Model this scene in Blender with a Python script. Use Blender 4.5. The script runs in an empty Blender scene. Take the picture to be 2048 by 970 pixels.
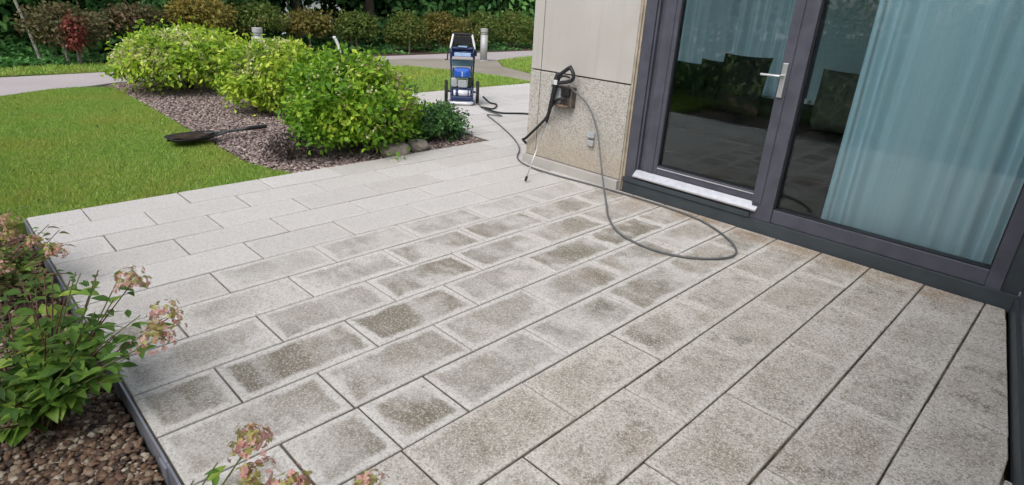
import bpy, bmesh, math, random
import numpy as np
from mathutils import Vector, Matrix
random.seed(7)
RS = np.random.RandomState(11)
scn = bpy.context.scene
COL = scn.collection
R = math.radians

# ------------------------------------------------------------------ camera
yaw, pitch, roll = 0.77285304, 1.17391588, 0.0558001556
H = 0.3 / 0.2028
cam = bpy.data.objects.new('camera', bpy.data.cameras.new('camera'))
COL.objects.link(cam)
cam.matrix_world = Matrix.Translation((0, 0, H)) @ (Matrix.Rotation(yaw, 4, 'Z') @ Matrix.Rotation(pitch, 4, 'X') @ Matrix.Rotation(roll, 4, 'Z'))
cam.data.sensor_width = 36.0
cam.data.lens = 36.0 * 1179.0 / 2048.0
cam.data.clip_start = 0.05
cam.data.clip_end = 4000
scn.camera = cam

# ------------------------------------------------------------------ light
SUN_EL, SUN_AZ = 52.0, 163.0          # overcast: high and broad; azimuth measured clockwise from +Y
world = bpy.data.worlds.new('World'); scn.world = world; world.use_nodes = True
wn = world.node_tree.nodes; wl = world.node_tree.links
wn.clear()
sky = wn.new('ShaderNodeTexSky'); sky.sky_type = 'NISHITA'; sky.sun_disc = False
sky.sun_elevation = R(SUN_EL); sky.sun_rotation = R(SUN_AZ); sky.dust_density = 3.0; sky.air_density = 1.0
hsv = wn.new('ShaderNodeHueSaturation'); hsv.inputs['Saturation'].default_value = 0.42
bg = wn.new('ShaderNodeBackground'); bg.inputs['Strength'].default_value = 0.15
wo = wn.new('ShaderNodeOutputWorld')
wl.new(sky.outputs[0], hsv.inputs['Color']); wl.new(hsv.outputs[0], bg.inputs[0]); wl.new(bg.outputs[0], wo.inputs[0])
sd = bpy.data.lights.new('sun', 'SUN'); sd.energy = 0.85; sd.angle = R(35); sd.color = (1, .975, .95)
sun = bpy.data.objects.new('sun', sd); COL.objects.link(sun)
ra = R(SUN_AZ); el = R(SUN_EL)
to_sun = Vector((math.sin(ra) * math.cos(el), math.cos(ra) * math.cos(el), math.sin(el)))
sun.rotation_euler = to_sun.to_track_quat('Z', 'Y').to_euler()
scn.view_settings.view_transform = 'Standard'; scn.view_settings.look = 'None'
scn.view_settings.gamma = 1.0; scn.view_settings.use_curve_mapping = False
scn.view_settings.exposure = 0.68
scn.render.engine = 'CYCLES'

# ------------------------------------------------------------------ materials
class NT:
    def __init__(s, name):
        m = bpy.data.materials.new(name); m.use_nodes = True
        s.m = m; s.n = m.node_tree.nodes; s.l = m.node_tree.links
        s.b = s.n['Principled BSDF']; s.out = s.n['Material Output']
        s.b.inputs['Specular IOR Level'].default_value = 0.3
    def new(s, t, **kw):
        n = s.n.new(t)
        for k, v in kw.items(): setattr(n, k, v)
        return n
    def put(s, sock, v):
        if hasattr(v, 'is_output') and v.is_output: s.l.new(v, sock)
        else: sock.default_value = v
    def math(s, op, a, b=0.0, c=None, clamp=False):
        n = s.new('ShaderNodeMath', operation=op); n.use_clamp = clamp
        s.put(n.inputs[0], a); s.put(n.inputs[1], b)
        if c is not None: s.put(n.inputs[2], c)
        return n.outputs[0]
    def step(s, v, a, b, lo=0.0, hi=1.0):
        n = s.new('ShaderNodeMapRange', interpolation_type='SMOOTHSTEP')
        s.put(n.inputs[0], v); n.inputs[1].default_value = a; n.inputs[2].default_value = b
        s.put(n.inputs[3], lo); s.put(n.inputs[4], hi)
        return n.outputs[0]
    def mix(s, f, a, b, blend='MIX'):
        n = s.new('ShaderNodeMix', data_type='RGBA', blend_type=blend)
        for k, v in ((0, f), (6, a), (7, b)):
            if isinstance(v, tuple) and len(v) == 3: v = v + (1,)
            s.put(n.inputs[k], v)
        return n.outputs[2]
    def coord(s, kind='Object'): return s.new('ShaderNodeTexCoord').outputs[kind]
    def pos(s): return s.new('ShaderNodeNewGeometry').outputs['Position']
    def island(s): return s.new('ShaderNodeNewGeometry').outputs['Random Per Island']
    def noise(s, vec, scale, detail=4, rough=.55, w=None):
        n = s.new('ShaderNodeTexNoise'); n.inputs['Scale'].default_value = scale; n.inputs['Detail'].default_value = detail
        n.inputs['Roughness'].default_value = rough
        if vec is not None: s.l.new(vec, n.inputs['Vector'])
        return n.outputs[0]
    def noisec(s, vec, scale, detail=3):
        n = s.new('ShaderNodeTexNoise'); n.inputs['Scale'].default_value = scale; n.inputs['Detail'].default_value = detail
        s.l.new(vec, n.inputs['Vector']); return n.outputs[1]
    def vor(s, vec, scale, out='Color', feature='F1'):
        n = s.new('ShaderNodeTexVoronoi', feature=feature); n.inputs['Scale'].default_value = scale
        s.l.new(vec, n.inputs['Vector']); return n.outputs[out]
    def sep(s, v):
        n = s.new('ShaderNodeSeparateXYZ'); s.l.new(v, n.inputs[0]); return n.outputs
    def ramp(s, f, stops):
        n = s.new('ShaderNodeValToRGB'); cr = n.color_ramp
        while len(cr.elements) < len(stops): cr.elements.new(.5)
        for e, (p, c) in zip(cr.elements, stops): e.position = p; e.color = c + (1,)
        s.put(n.inputs[0], f); return n.outputs[0]
    def bump(s, h, strength=.3, dist=.004):
        n = s.new('ShaderNodeBump'); n.inputs['Strength'].default_value = strength; n.inputs['Distance'].default_value = dist
        s.l.new(h, n.inputs['Height']); s.l.new(n.outputs[0], s.b.inputs['Normal'])
    def color(s, c):
        if isinstance(c, tuple) and len(c) == 3: c = c + (1,)
        s.put(s.b.inputs['Base Color'], c)
    def rough(s, r): s.put(s.b.inputs['Roughness'], r)

def plain(name, c, rough=.5, metal=0.0, var=.12, scale=30., spec=.4):
    t = NT(name); v = t.coord('Object')
    n = t.noise(v, scale, 5)
    f = t.step(n, .3, .7)
    t.color(t.mix(f, tuple(x * (1 - var) for x in c), tuple(min(1, x * (1 + var)) for x in c)))
    t.put(t.b.inputs['Roughness'], t.step(n, .2, .8, max(.04, rough - .08), min(1, rough + .08)))
    t.b.inputs['Metallic'].default_value = metal; t.b.inputs['Specular IOR Level'].default_value = spec
    return t.m

def leaf_mat(name, stops, trans=.35, patch=1.2, obj_rand=False, rough=.5, spec=.25):
    """leaf colour varies leaf by leaf and in soft patches over the plant"""
    t = NT(name)
    r = t.new('ShaderNodeObjectInfo').outputs['Random'] if obj_rand else t.island()
    n = t.noise(t.pos(), patch, 3)
    f = t.math('ADD', t.math('MULTIPLY', r, .6), t.math('MULTIPLY', t.step(n, .3, .7), .4), clamp=True)
    c = t.ramp(f, stops)
    t.color(c); t.rough(rough); t.b.inputs['Specular IOR Level'].default_value = spec
    tr = t.new('ShaderNodeBsdfTranslucent'); t.l.new(c, tr.inputs[0])
    mx = t.new('ShaderNodeMixShader'); mx.inputs[0].default_value = trans
    t.l.new(t.b.outputs[0], mx.inputs[1]); t.l.new(tr.outputs[0], mx.inputs[2]); t.l.new(mx.outputs[0], t.out.inputs[0])
    return t.m

M = {}
def slab_material():
    t = NT('slab_concrete')
    oi = t.new('ShaderNodeObjectInfo')
    cs = t.new('ShaderNodeSeparateColor'); t.l.new(oi.outputs['Color'], cs.inputs[0])
    dirt, brown, spk = cs.outputs[0], cs.outputs[1], cs.outputs[2]
    co = t.coord('Object'); x, y, z = t.sep(co)[:]
    # per-slab shifted coordinates for the dirt, world coordinates for the grain
    cmb = t.new('ShaderNodeCombineXYZ')
    t.put(cmb.inputs[2], t.math('MULTIPLY', oi.outputs['Random'], 60.0)); t.l.new(x, cmb.inputs[0]); t.l.new(y, cmb.inputs[1])
    v = cmb.outputs[0]
    hx = t.new('ShaderNodeAttribute', attribute_type='OBJECT', attribute_name='hx').outputs['Fac']
    hy = t.new('ShaderNodeAttribute', attribute_type='OBJECT', attribute_name='hy').outputs['Fac']
    p = t.pos()
    fine = t.noise(p, 95, 4, .75)
    wob = t.math('MULTIPLY', t.math('SUBTRACT', t.noise(v, 9, 4), .5), .075)
    dx = t.math('SUBTRACT', hx, t.math('ABSOLUTE', x)); dy = t.math('SUBTRACT', hy, t.math('ABSOLUTE', y))
    d = t.math('ADD', t.math('MINIMUM', dx, dy), wob)
    inner = t.step(d, .026, .052)
    patch = t.step(t.noise(v, 3.0, 5, .6), .33, .55)
    # wand strokes: long thin marks left by the jet, running aslant
    mp = t.new('ShaderNodeMapping'); mp.inputs['Rotation'].default_value = (0, 0, .75); mp.inputs['Scale'].default_value = (2.4, 7, 1); t.l.new(v, mp.inputs[0])
    wand = t.step(t.noise(mp.outputs[0], 1, 3, .6), .36, .56, .55, 1.0)
    centre = t.math('MULTIPLY', t.math('MULTIPLY', t.math('MULTIPLY', inner, patch), wand), t.math('MULTIPLY', dirt, t.step(t.noise(p, 1.5, 4, .6), .34, .56, .55, 1.0)), clamp=True)
    grit = t.math('MULTIPLY', t.math('SUBTRACT', fine, .5), 1.9)
    centre = t.math('MULTIPLY', centre, t.math('ADD', .95, grit), clamp=True)
    blot = t.math('MULTIPLY', t.math('MULTIPLY', t.step(t.noise(v, 4.2, 6, .7), .45, .60), t.step(d, -.02, .05)), brown, clamp=True)
    blot = t.math('MULTIPLY', blot, t.math('ADD', .75, t.math('MULTIPLY', grit, 1.2)), clamp=True)
    g1 = t.vor(p, 125); g1s = t.new('ShaderNodeSeparateColor'); t.l.new(g1, g1s.inputs[0]); gr = g1s.outputs[0]
    g2 = t.vor(p, 210); g2s = t.new('ShaderNodeSeparateColor'); t.l.new(g2, g2s.inputs[0]); gr2 = g2s.outputs[1]
    tone = t.ramp(oi.outputs['Random'], [(0, (.485, .46, .437)), (.5, (.52, .496, .474)), (1, (.55, .528, .51))])
    warm = t.mix(t.step(t.noise(p, .9, 4), .35, .6), (.515, .47, .41), (.54, .495, .445))
    base = t.mix(t.step(spk, .25, 1.0, 0, .85), tone, warm)
    pale = t.math('MULTIPLY', t.math('MULTIPLY', t.step(d, .05, .02), dirt), .45, clamp=True)
    base = t.mix(pale, base, (.60, .58, .55))
    base = t.mix(centre, base, (.165, .146, .108))
    base = t.mix(t.math('MULTIPLY', blot, .62), base, (.235, .185, .12))
    # rusty run-off from the flashing onto the last slabs before the glazing
    px, py, pz = t.sep(p)[:]
    run = t.math('MULTIPLY', t.math('MULTIPLY', t.step(t.math('ADD', py, t.math('MULTIPLY', t.math('SUBTRACT', t.noise(p, 5, 4), .5), .5)), 3.78, 4.02), t.step(px, -2.9, -2.5)), t.step(t.noise(p, 2.2, 3), .3, .55, .25, 1))
    base = t.mix(t.math('MULTIPLY', run, .62), base, (.27, .17, .085))
    moss = t.math('MULTIPLY', t.math('MULTIPLY', t.step(t.noise(v, 8, 6, .78), .55, .65), t.step(d, .0, .05)), brown, clamp=True)
    base = t.mix(t.math('MULTIPLY', moss, .75), base, (.085, .082, .045))
    # single stains with a place of their own: moss, olive algae, brown leaf marks
    wx_ = t.math('MULTIPLY', t.math('SUBTRACT', t.noise(p, 14, 5, .7), .5), .26)
    for sx, sy, sr, kind in [(-1.56, 2.3, 0.085, 'm'), (-1.21, 2.22, 0.075, 'm'), (-2.13, 2.76, 0.17, 'o'), (-1.5, 2.79, 0.07, 'm'), (-0.08, 3.18, 0.05, 'm'), (-0.04, 2.87, 0.06, 'm'), (-0.58, 1.75, 0.13, 'b'), (-2.41, 3.81, 0.2, 'b'), (-1.83, 2.54, 0.13, 'b'), (-0.88, 3.93, 0.11, 'b'), (-0.92, 2.56, 0.06, 'm'), (-0.49, 1.91, 0.09, 'b'), (-0.85, 1.58, 0.1, 'b')]:
        q = t.math('ADD', t.math('POWER', t.math('SUBTRACT', px, sx), 2.0), t.math('POWER', t.math('SUBTRACT', py, sy), 2.0))
        q = t.math('ADD', t.math('SQRT', q), wx_)
        f = t.math('MULTIPLY', t.step(q, sr, sr * .25), t.math('ADD', .62, grit), clamp=True)
        base = t.mix(t.math('MULTIPLY', f, {'m': .8, 'o': .8, 'b': .6}[kind]), base, {'m': (.075, .075, .04), 'o': (.14, .13, .075), 'b': (.20, .135, .07)}[kind])
    dark = t.math('MULTIPLY', t.step(gr, .60, .85), t.math('ADD', .10, t.math('MULTIPLY', spk, .40)))
    base = t.mix(dark, base, (.135, .115, .09))
    lite = t.math('MULTIPLY', t.step(gr2, .66, .9), t.math('ADD', .12, t.math('MULTIPLY', spk, .44)))
    base = t.mix(lite, base, (.74, .72, .69))
    mid = t.noise(p, 60, 4, .75)
    base = t.mix(t.math('MULTIPLY', t.step(mid, .47, .66), t.math('ADD', .05, t.math('MULTIPLY', spk, .33))), base, (.235, .20, .155))
    # grime along arrises
    edge = t.step(t.math('MINIMUM', dx, dy), .0, .007, .45, 0.)
    base = t.mix(edge, base, (.22, .20, .18))
    t.color(base); t.rough(.88); t.b.inputs['Specular IOR Level'].default_value = .2
    t.bump(t.math('ADD', gr, t.math('ADD', mid, t.math('MULTIPLY', gr2, .5))), .5, .0028)
    return t.m
M['slab'] = slab_material()

def ground_mat(name, a, b, c, s1, s2, rough=.95, bump=.4, bd=.02):
    t = NT(name); p = t.pos()
    n1 = t.noise(p, s1, 6, .6); n2 = t.noise(p, s2, 5, .6)
    col = t.mix(t.step(n1, .35, .65), a, b); col = t.mix(t.step(n2, .48, .72), col, c)
    t.color(col); t.rough(rough); t.b.inputs['Specular IOR Level'].default_value = .15; t.bump(n2, bump, bd)
    return t.m
def joint_mat():
    t = NT('joint_sand'); p = t.pos(); px = t.sep(p)[0]
    n = t.noise(p, 22, 6, .65); n2 = t.noise(p, 2.5, 4)
    k = t.step(t.math('ADD', px, t.math('MULTIPLY', t.math('SUBTRACT', n2, .5), 1.2)), -2.6, -1.1)
    c = t.mix(k, t.mix(t.step(n, .4, .65), (.20, .18, .16), (.12, .105, .09)), t.mix(t.step(n, .4, .62), (.04, .034, .026), (.12, .10, .07)))
    c = t.mix(t.math('MULTIPLY', t.step(t.noise(p, 6, 5, .7), .58, .7), .7), c, (.07, .085, .03))
    t.color(c); t.rough(.95); t.bump(n, .5, .004); return t.m
M['joint'] = joint_mat()
M['soil'] = ground_mat('forest_soil', (.035, .028, .018), (.03, .045, .015), (.06, .045, .03), .8, 9)
M['bedsoil'] = ground_mat('bed_soil', (.07, .05, .042), (.11, .085, .075), (.05, .035, .028), 4, 40)
M['lawnbase'] = ground_mat('lawn_base', (.10, .155, .028), (.14, .19, .04), (.18, .18, .055), 1.1, 14)
M['mulch'] = ground_mat('bark_mulch', (.085, .055, .04), (.055, .038, .028), (.12, .085, .065), 3, 25)
M['path'] = ground_mat('path_gravel', (.385, .345, .35), (.43, .385, .39), (.35, .31, .31), .9, 45, bd=.004)
M['path_dark'] = ground_mat('path_dirt', (.24, .21, .18), (.30, .27, .23), (.22, .22, .14), .8, 20, bd=.006)
M['kerb'] = ground_mat('kerb_stone', (.55, .53, .50), (.48, .46, .43), (.60, .58, .55), 2, 30, bd=.003)

def blade_mat():
    t = NT('grass_blade'); r = t.island(); p = t.pos()
    n = t.noise(p, .9, 3); n2 = t.noise(p, 4.0, 3)
    c = t.ramp(r, [(0, (.17, .31, .05)), (.5, (.28, .46, .075)), (.85, (.38, .53, .11)), (1, (.50, .50, .24))])
    c = t.mix(t.step(n, .42, .7, 0, .6), c, (.40, .42, .09))
    c = t.mix(t.step(n2, .55, .75, 0, .35), c, (.46, .40, .12))
    t.color(c); t.rough(.6); t.b.inputs['Specular IOR Level'].default_value = .2
    tr = t.new('ShaderNodeBsdfTranslucent'); t.l.new(c, tr.inputs[0])
    mx = t.new('ShaderNodeMixShader'); mx.inputs[0].default_value = .3
    t.l.new(t.b.outputs[0], mx.inputs[1]); t.l.new(tr.outputs[0], mx.inputs[2]); t.l.new(mx.outputs[0], t.out.inputs[0])
    return t.m
M['blade'] = blade_mat()

def pebble_mat(name, stops, rough=.6):
    t = NT(name); r = t.island(); n = t.noise(t.pos(), 90, 4)
    c = t.ramp(r, stops); c = t.mix(t.step(n, .35, .7, 0, .4), c, (.10, .08, .07))
    t.color(c); t.rough(rough); t.b.inputs['Specular IOR Level'].default_value = .35
    return t.m
M['pebble'] = pebble_mat('river_pebble', [(0, (.035, .023, .017)), (.3, (.095, .052, .032)), (.55, (.17, .095, .055)), (.75, (.21, .135, .085)), (.9, (.32, .25, .18)), (1, (.50, .44, .36))])
M['chip'] = pebble_mat('slate_chip', [(0, (.13, .09, .085)), (.35, (.25, .18, .165)), (.7, (.36, .28, .255)), (1, (.5, .43, .38))], .8)

def stone_panel_mat(name, a, b, grain, sp=.0):
    t = NT(name); p = t.pos()
    n = t.noise(p, 1.6, 5); n2 = t.noise(p, 260, 3)
    c = t.mix(t.step(n, .3, .7), a, b)
    zz = t.sep(p)[2]
    if grain:
        g = t.vor(p, 115); s = t.new('ShaderNodeSeparateColor'); t.l.new(g, s.inputs[0])
        c = t.mix(t.step(s.outputs[0], .55, .8, 0, .62), c, (.21, .18, .145))
        c = t.mix(t.step(s.outputs[1], .62, .9, 0, .42), c, (.58, .54, .48))
        # brown tint, stronger towards the foot of the wall
        c = t.mix(t.math('MULTIPLY', t.step(zz, .55, .1), t.step(n, .35, .65, .15, .45)), c, (.33, .25, .155))
        t.bump(s.outputs[0], .5, .004)
    else:
        c = t.mix(t.step(n2, .45, .7, 0, .10), c, (.3, .27, .23))
        mp = t.new('ShaderNodeMapping'); mp.inputs['Scale'].default_value = (14, 14, .7); t.l.new(p, mp.inputs[0])
        c = t.mix(t.step(t.noise(mp.outputs[0], 1, 4), .5, .75, 0, .28), c, (.30, .275, .24))
        wv = t.noise(t.coord('Object'), 3.0, 5)
        c = t.mix(t.step(wv, .5, .75, 0, .22), c, (.36, .325, .28))
        t.bump(n2, .12, .002)
    t.color(c); t.rough(.85); t.b.inputs['Specular IOR Level'].default_value = .2
    return t.m
M['stone'] = stone_panel_mat('smooth_stone', (.42, .395, .365), (.47, .445, .415), False)
M['aggregate'] = stone_panel_mat('aggregate_stone', (.40, .38, .35), (.45, .43, .40), True)
M['plinth'] = stone_panel_mat('plinth_concrete', (.36, .345, .325), (.42, .40, .375), False)
M['recess'] = plain('joint_recess', (.10, .085, .07), .9)
M['seal'] = plain('jamb_sealant', (.36, .31, .24), .8, var=.2, scale=12)
M['frame'] = plain('anthracite_frame', (.066, .067, .088), .40, var=.14, scale=9, spec=.5)
M['frame_dark'] = plain('dark_flashing', (.042, .052, .060), .5, var=.12, scale=8)
M['gasket'] = plain('rubber_gasket', (.012, .013, .016), .6)
M['alu'] = plain('brushed_aluminium', (.72, .72, .75), .36, metal=.7, var=.06)
M['chrome'] = plain('satin_steel', (.58, .58, .58), .36, metal=.75, var=.02, scale=3)
M['grey_plastic'] = plain('grey_plastic', (.34, .36, .37), .5)
M['black'] = plain('black_plastic', (.018, .018, .02), .45, var=.2)
M['navy'] = plain('navy_plastic', (.016, .032, .10), .35, spec=.5)
M['blue'] = plain('blue_plastic', (.02, .095, .44), .35, spec=.5)
M['lightblue'] = plain('pale_blue_label', (.34, .47, .68), .35)
M['silver'] = plain('silver_paint', (.72, .73, .78), .35, metal=.3)
M['rubber'] = plain('tyre_rubber', (.016, .016, .016), .8)
M['hose'] = plain('grey_hose', (.115, .118, .12), .5, var=.15)
M['cord'] = plain('black_cord', (.014, .014, .014), .5)
M['bollard'] = plain('bollard_steel', (.40, .40, .40), .5, metal=.2, var=.1)
M['bollard_dark'] = plain('dull_steel', (.11, .12, .115), .5, metal=.3, var=.2)
M['white'] = plain('white_paint', (.78, .78, .76), .5)
M['bark'] = ground_mat('bark', (.10, .08, .06), (.06, .045, .03), (.15, .13, .11), 6, 40, bd=.01)
M['bark_pale'] = ground_mat('pale_bark', (.42, .42, .38), (.30, .29, .25), (.12, .11, .09), 4, 12, bd=.005)
M['bark_tan'] = ground_mat('tan_bark', (.30, .24, .17), (.22, .17, .12), (.16, .12, .08), 6, 30, bd=.005)
M['stem_red'] = plain('reddish_stem', (.10, .045, .03), .6, var=.3)
M['stem_green'] = plain('green_stem', (.11, .13, .04), .6, var=.3)
M['rock'] = ground_mat('boulder', (.32, .28, .235), (.24, .21, .18), (.40, .37, .33), 6, 30, bd=.008)
M['dirt'] = ground_mat('heaped_soil', (.034, .024, .018), (.06, .043, .033), (.02, .016, .013), 20, 70, bd=.02)
M['steel_edge'] = plain('steel_edging', (.27, .28, .33), .42, metal=.4, var=.15, scale=10)
M['drain'] = plain('brown_box', (.10, .085, .07), .6, var=.3)
M['copper'] = plain('reddish_pipe', (.16, .105, .08), .5, var=.3)

def curtain_mat(name, c1, c2, k):
    t = NT(name); p = t.pos(); n = t.noise(p, 2, 3)
    mp = t.new('ShaderNodeMapping'); mp.inputs['Scale'].default_value = (60, 60, 1.5); t.l.new(p, mp.inputs[0])
    w = t.noise(mp.outputs[0], 1, 3)
    c = t.mix(n, c1, c2); c = t.mix(t.step(w, .35, .7, 0, .16), c, tuple(x * .75 for x in c1)); t.color(c); t.rough(.9)
    tr = t.new('ShaderNodeBsdfTranslucent'); t.l.new(c, tr.inputs[0])
    mx = t.new('ShaderNodeMixShader'); mx.inputs[0].default_value = k
    t.l.new(t.b.outputs[0], mx.inputs[1]); t.l.new(tr.outputs[0], mx.inputs[2]); t.l.new(mx.outputs[0], t.out.inputs[0])
    return t.m
M['curtain'] = curtain_mat('sheer_curtain', (.66, .84, .92), (.73, .89, .95), .16)
M['rear_curtain'] = curtain_mat('rear_curtain', (.78, .92, .97), (.84, .95, .98), .85)
def glass_mat():
    t = NT('window_glass')
    tr = t.new('ShaderNodeBsdfTransparent'); tr.inputs[0].default_value = (.93, .98, .985, 1)
    gl = t.new('ShaderNodeBsdfGlossy'); gl.inputs['Roughness'].default_value = .01; gl.inputs[0].default_value = (.9, .95, .96, 1)
    fr = t.new('ShaderNodeFresnel'); fr.inputs[0].default_value = 1.5
    k = t.math('ADD', t.math('MULTIPLY', fr.outputs[0], 1.08), .003, clamp=True)
    mx = t.new('ShaderNodeMixShader'); t.l.new(k, mx.inputs[0])
    t.l.new(tr.outputs[0], mx.inputs[1]); t.l.new(gl.outputs[0], mx.inputs[2]); t.l.new(mx.outputs[0], t.out.inputs[0])
    return t.m
M['glass'] = glass_mat()
M['room'] = plain('teal_plaster', (.40, .50, .51), .9, var=.04)
M['room_floor'] = plain('dark_floorboards', (.035, .032, .028), .5, var=.3, scale=5)
M['sofa'] = plain('charcoal_upholstery', (.020, .021, .021), .95, var=.3, scale=60)
M['cushion'] = plain('dark_cushion', (.028, .026, .025), .95, var=.3, scale=60)
def pattern_mat():
    t = NT('patterned_cloth'); v = t.coord('Object')
    w = t.new('ShaderNodeTexVoronoi', feature='DISTANCE_TO_EDGE'); w.inputs['Scale'].default_value = 7; t.l.new(v, w.inputs['Vector'])
    t.color(t.mix(t.step(w.outputs['Distance'], .05, .12), (.10, .095, .08), (.075, .072, .062))); t.rough(.95)
    return t.m
M['pattern'] = pattern_mat()
def water_mat():
    t = NT('lake_water'); t.color((.10, .13, .14)); t.rough(.08); t.b.inputs['IOR'].default_value = 1.33
    t.b.inputs['Specular IOR Level'].default_value = .5
    t.bump(t.noise(t.pos(), 1.2, 4), .15, .05); return t.m
M['water'] = water_mat()

G1 = [(0, (.030, .065, .010)), (.35, (.065, .13, .015)), (.65, (.13, .22, .022)), (1, (.25, .33, .045))]
M['leaf_lime'] = leaf_mat('lime_leaf', [(0, (.06, .14, .014)), (.3, (.17, .32, .024)), (.6, (.36, .52, .04)), (1, (.64, .70, .12))], patch=2.2)
M['leaf_mid'] = leaf_mat('mid_green_leaf', [(0, (.045, .12, .014)), (.35, (.12, .27, .02)), (.7, (.26, .44, .032)), (1, (.54, .62, .08))], patch=2.2)
M['leaf_cream'] = leaf_mat('cream_blossom', [(0, (.50, .55, .17)), (.5, (.68, .68, .32)), (1, (.82, .78, .52))], patch=3)
M['leaf_peach'] = leaf_mat('peach_blossom', [(0, (.44, .34, .15)), (.5, (.60, .46, .27)), (1, (.70, .62, .38))], patch=3)
M['leaf_yew'] = leaf_mat('yew_needle', [(0, (0.029, 0.076, 0.024)), (0.6, (0.060, 0.155, 0.043)), (1, (0.167, 0.333, 0.060))], patch=4, trans=.15)
M['leaf_twig'] = leaf_mat('dry_twig_leaf', [(0, (.035, .026, .024)), (.6, (.075, .06, .055)), (1, (.12, .10, .09))], trans=.1)
M['leaf_forest'] = leaf_mat('forest_leaf', [(0, (0.045, 0.125, 0.045)), (0.5, (0.101, 0.249, 0.081)), (0.85, (0.203, 0.452, 0.125)), (1, (0.407, 0.700, 0.226))], patch=.35)
M['leaf_forest_pale'] = leaf_mat('pale_forest_leaf', [(0, (0.088, 0.211, 0.057)), (0.5, (0.176, 0.386, 0.099)), (1, (0.386, 0.667, 0.193))], patch=.4)
M['leaf_rust'] = leaf_mat('rusty_leaf', [(0, (.06, .07, .025)), (.4, (.12, .125, .05)), (.75, (.19, .155, .08)), (1, (.31, .16, .11))], patch=1.5)
M['leaf_gold'] = leaf_mat('golden_leaf', [(0, (.085, .085, .022)), (.4, (.17, .165, .04)), (.75, (.26, .21, .055)), (1, (.33, .24, .10))], patch=1.5)
M['leaf_bright_gold'] = leaf_mat('bright_gold_leaf', [(0, (.12, .11, .025)), (.4, (.24, .21, .05)), (.75, (.38, .29, .07)), (1, (.46, .34, .13))], patch=1.5)
M['leaf_olive'] = leaf_mat('olive_leaf', [(0, (0.057, 0.098, 0.021)), (0.4, (0.115, 0.178, 0.037)), (0.75, (0.184, 0.218, 0.052)), (1, (0.299, 0.230, 0.092))], patch=1.2)
M['leaf_fern'] = leaf_mat('fern_leaf', [(0, (0.043, 0.129, 0.033)), (0.5, (0.094, 0.258, 0.067)), (1, (0.212, 0.469, 0.140))], patch=2)
M['leaf_red'] = leaf_mat('red_leaf', [(0, (0.144, 0.036, 0.032)), (0.5, (0.270, 0.072, 0.058)), (1, (0.396, 0.153, 0.108))], patch=2)
M['leaf_hyd'] = leaf_mat('hydrangea_leaf', [(0, (.06, .13, .022)), (.4, (.12, .235, .036)), (.75, (.20, .33, .05)), (.93, (.33, .42, .05)), (1, (.40, .32, .08))], patch=3, obj_rand=True, rough=.42, spec=.35)
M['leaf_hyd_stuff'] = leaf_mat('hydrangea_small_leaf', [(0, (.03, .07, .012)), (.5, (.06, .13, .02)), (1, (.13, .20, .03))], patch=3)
M['leaf_dry'] = leaf_mat('browning_leaf', [(0, (.05, .06, .02)), (.4, (.105, .115, .036)), (.75, (.18, .16, .06)), (1, (.30, .23, .12))], patch=5, obj_rand=True)
M['floret_lime'] = leaf_mat('lime_floret', [(0, (.27, .25, .07)), (.5, (.42, .38, .13)), (1, (.56, .50, .24))], patch=20)
M['floret_pink'] = leaf_mat('pink_floret', [(0, (.50, .20, .18)), (.5, (.66, .36, .31)), (1, (.74, .52, .44))], patch=20)

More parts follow.
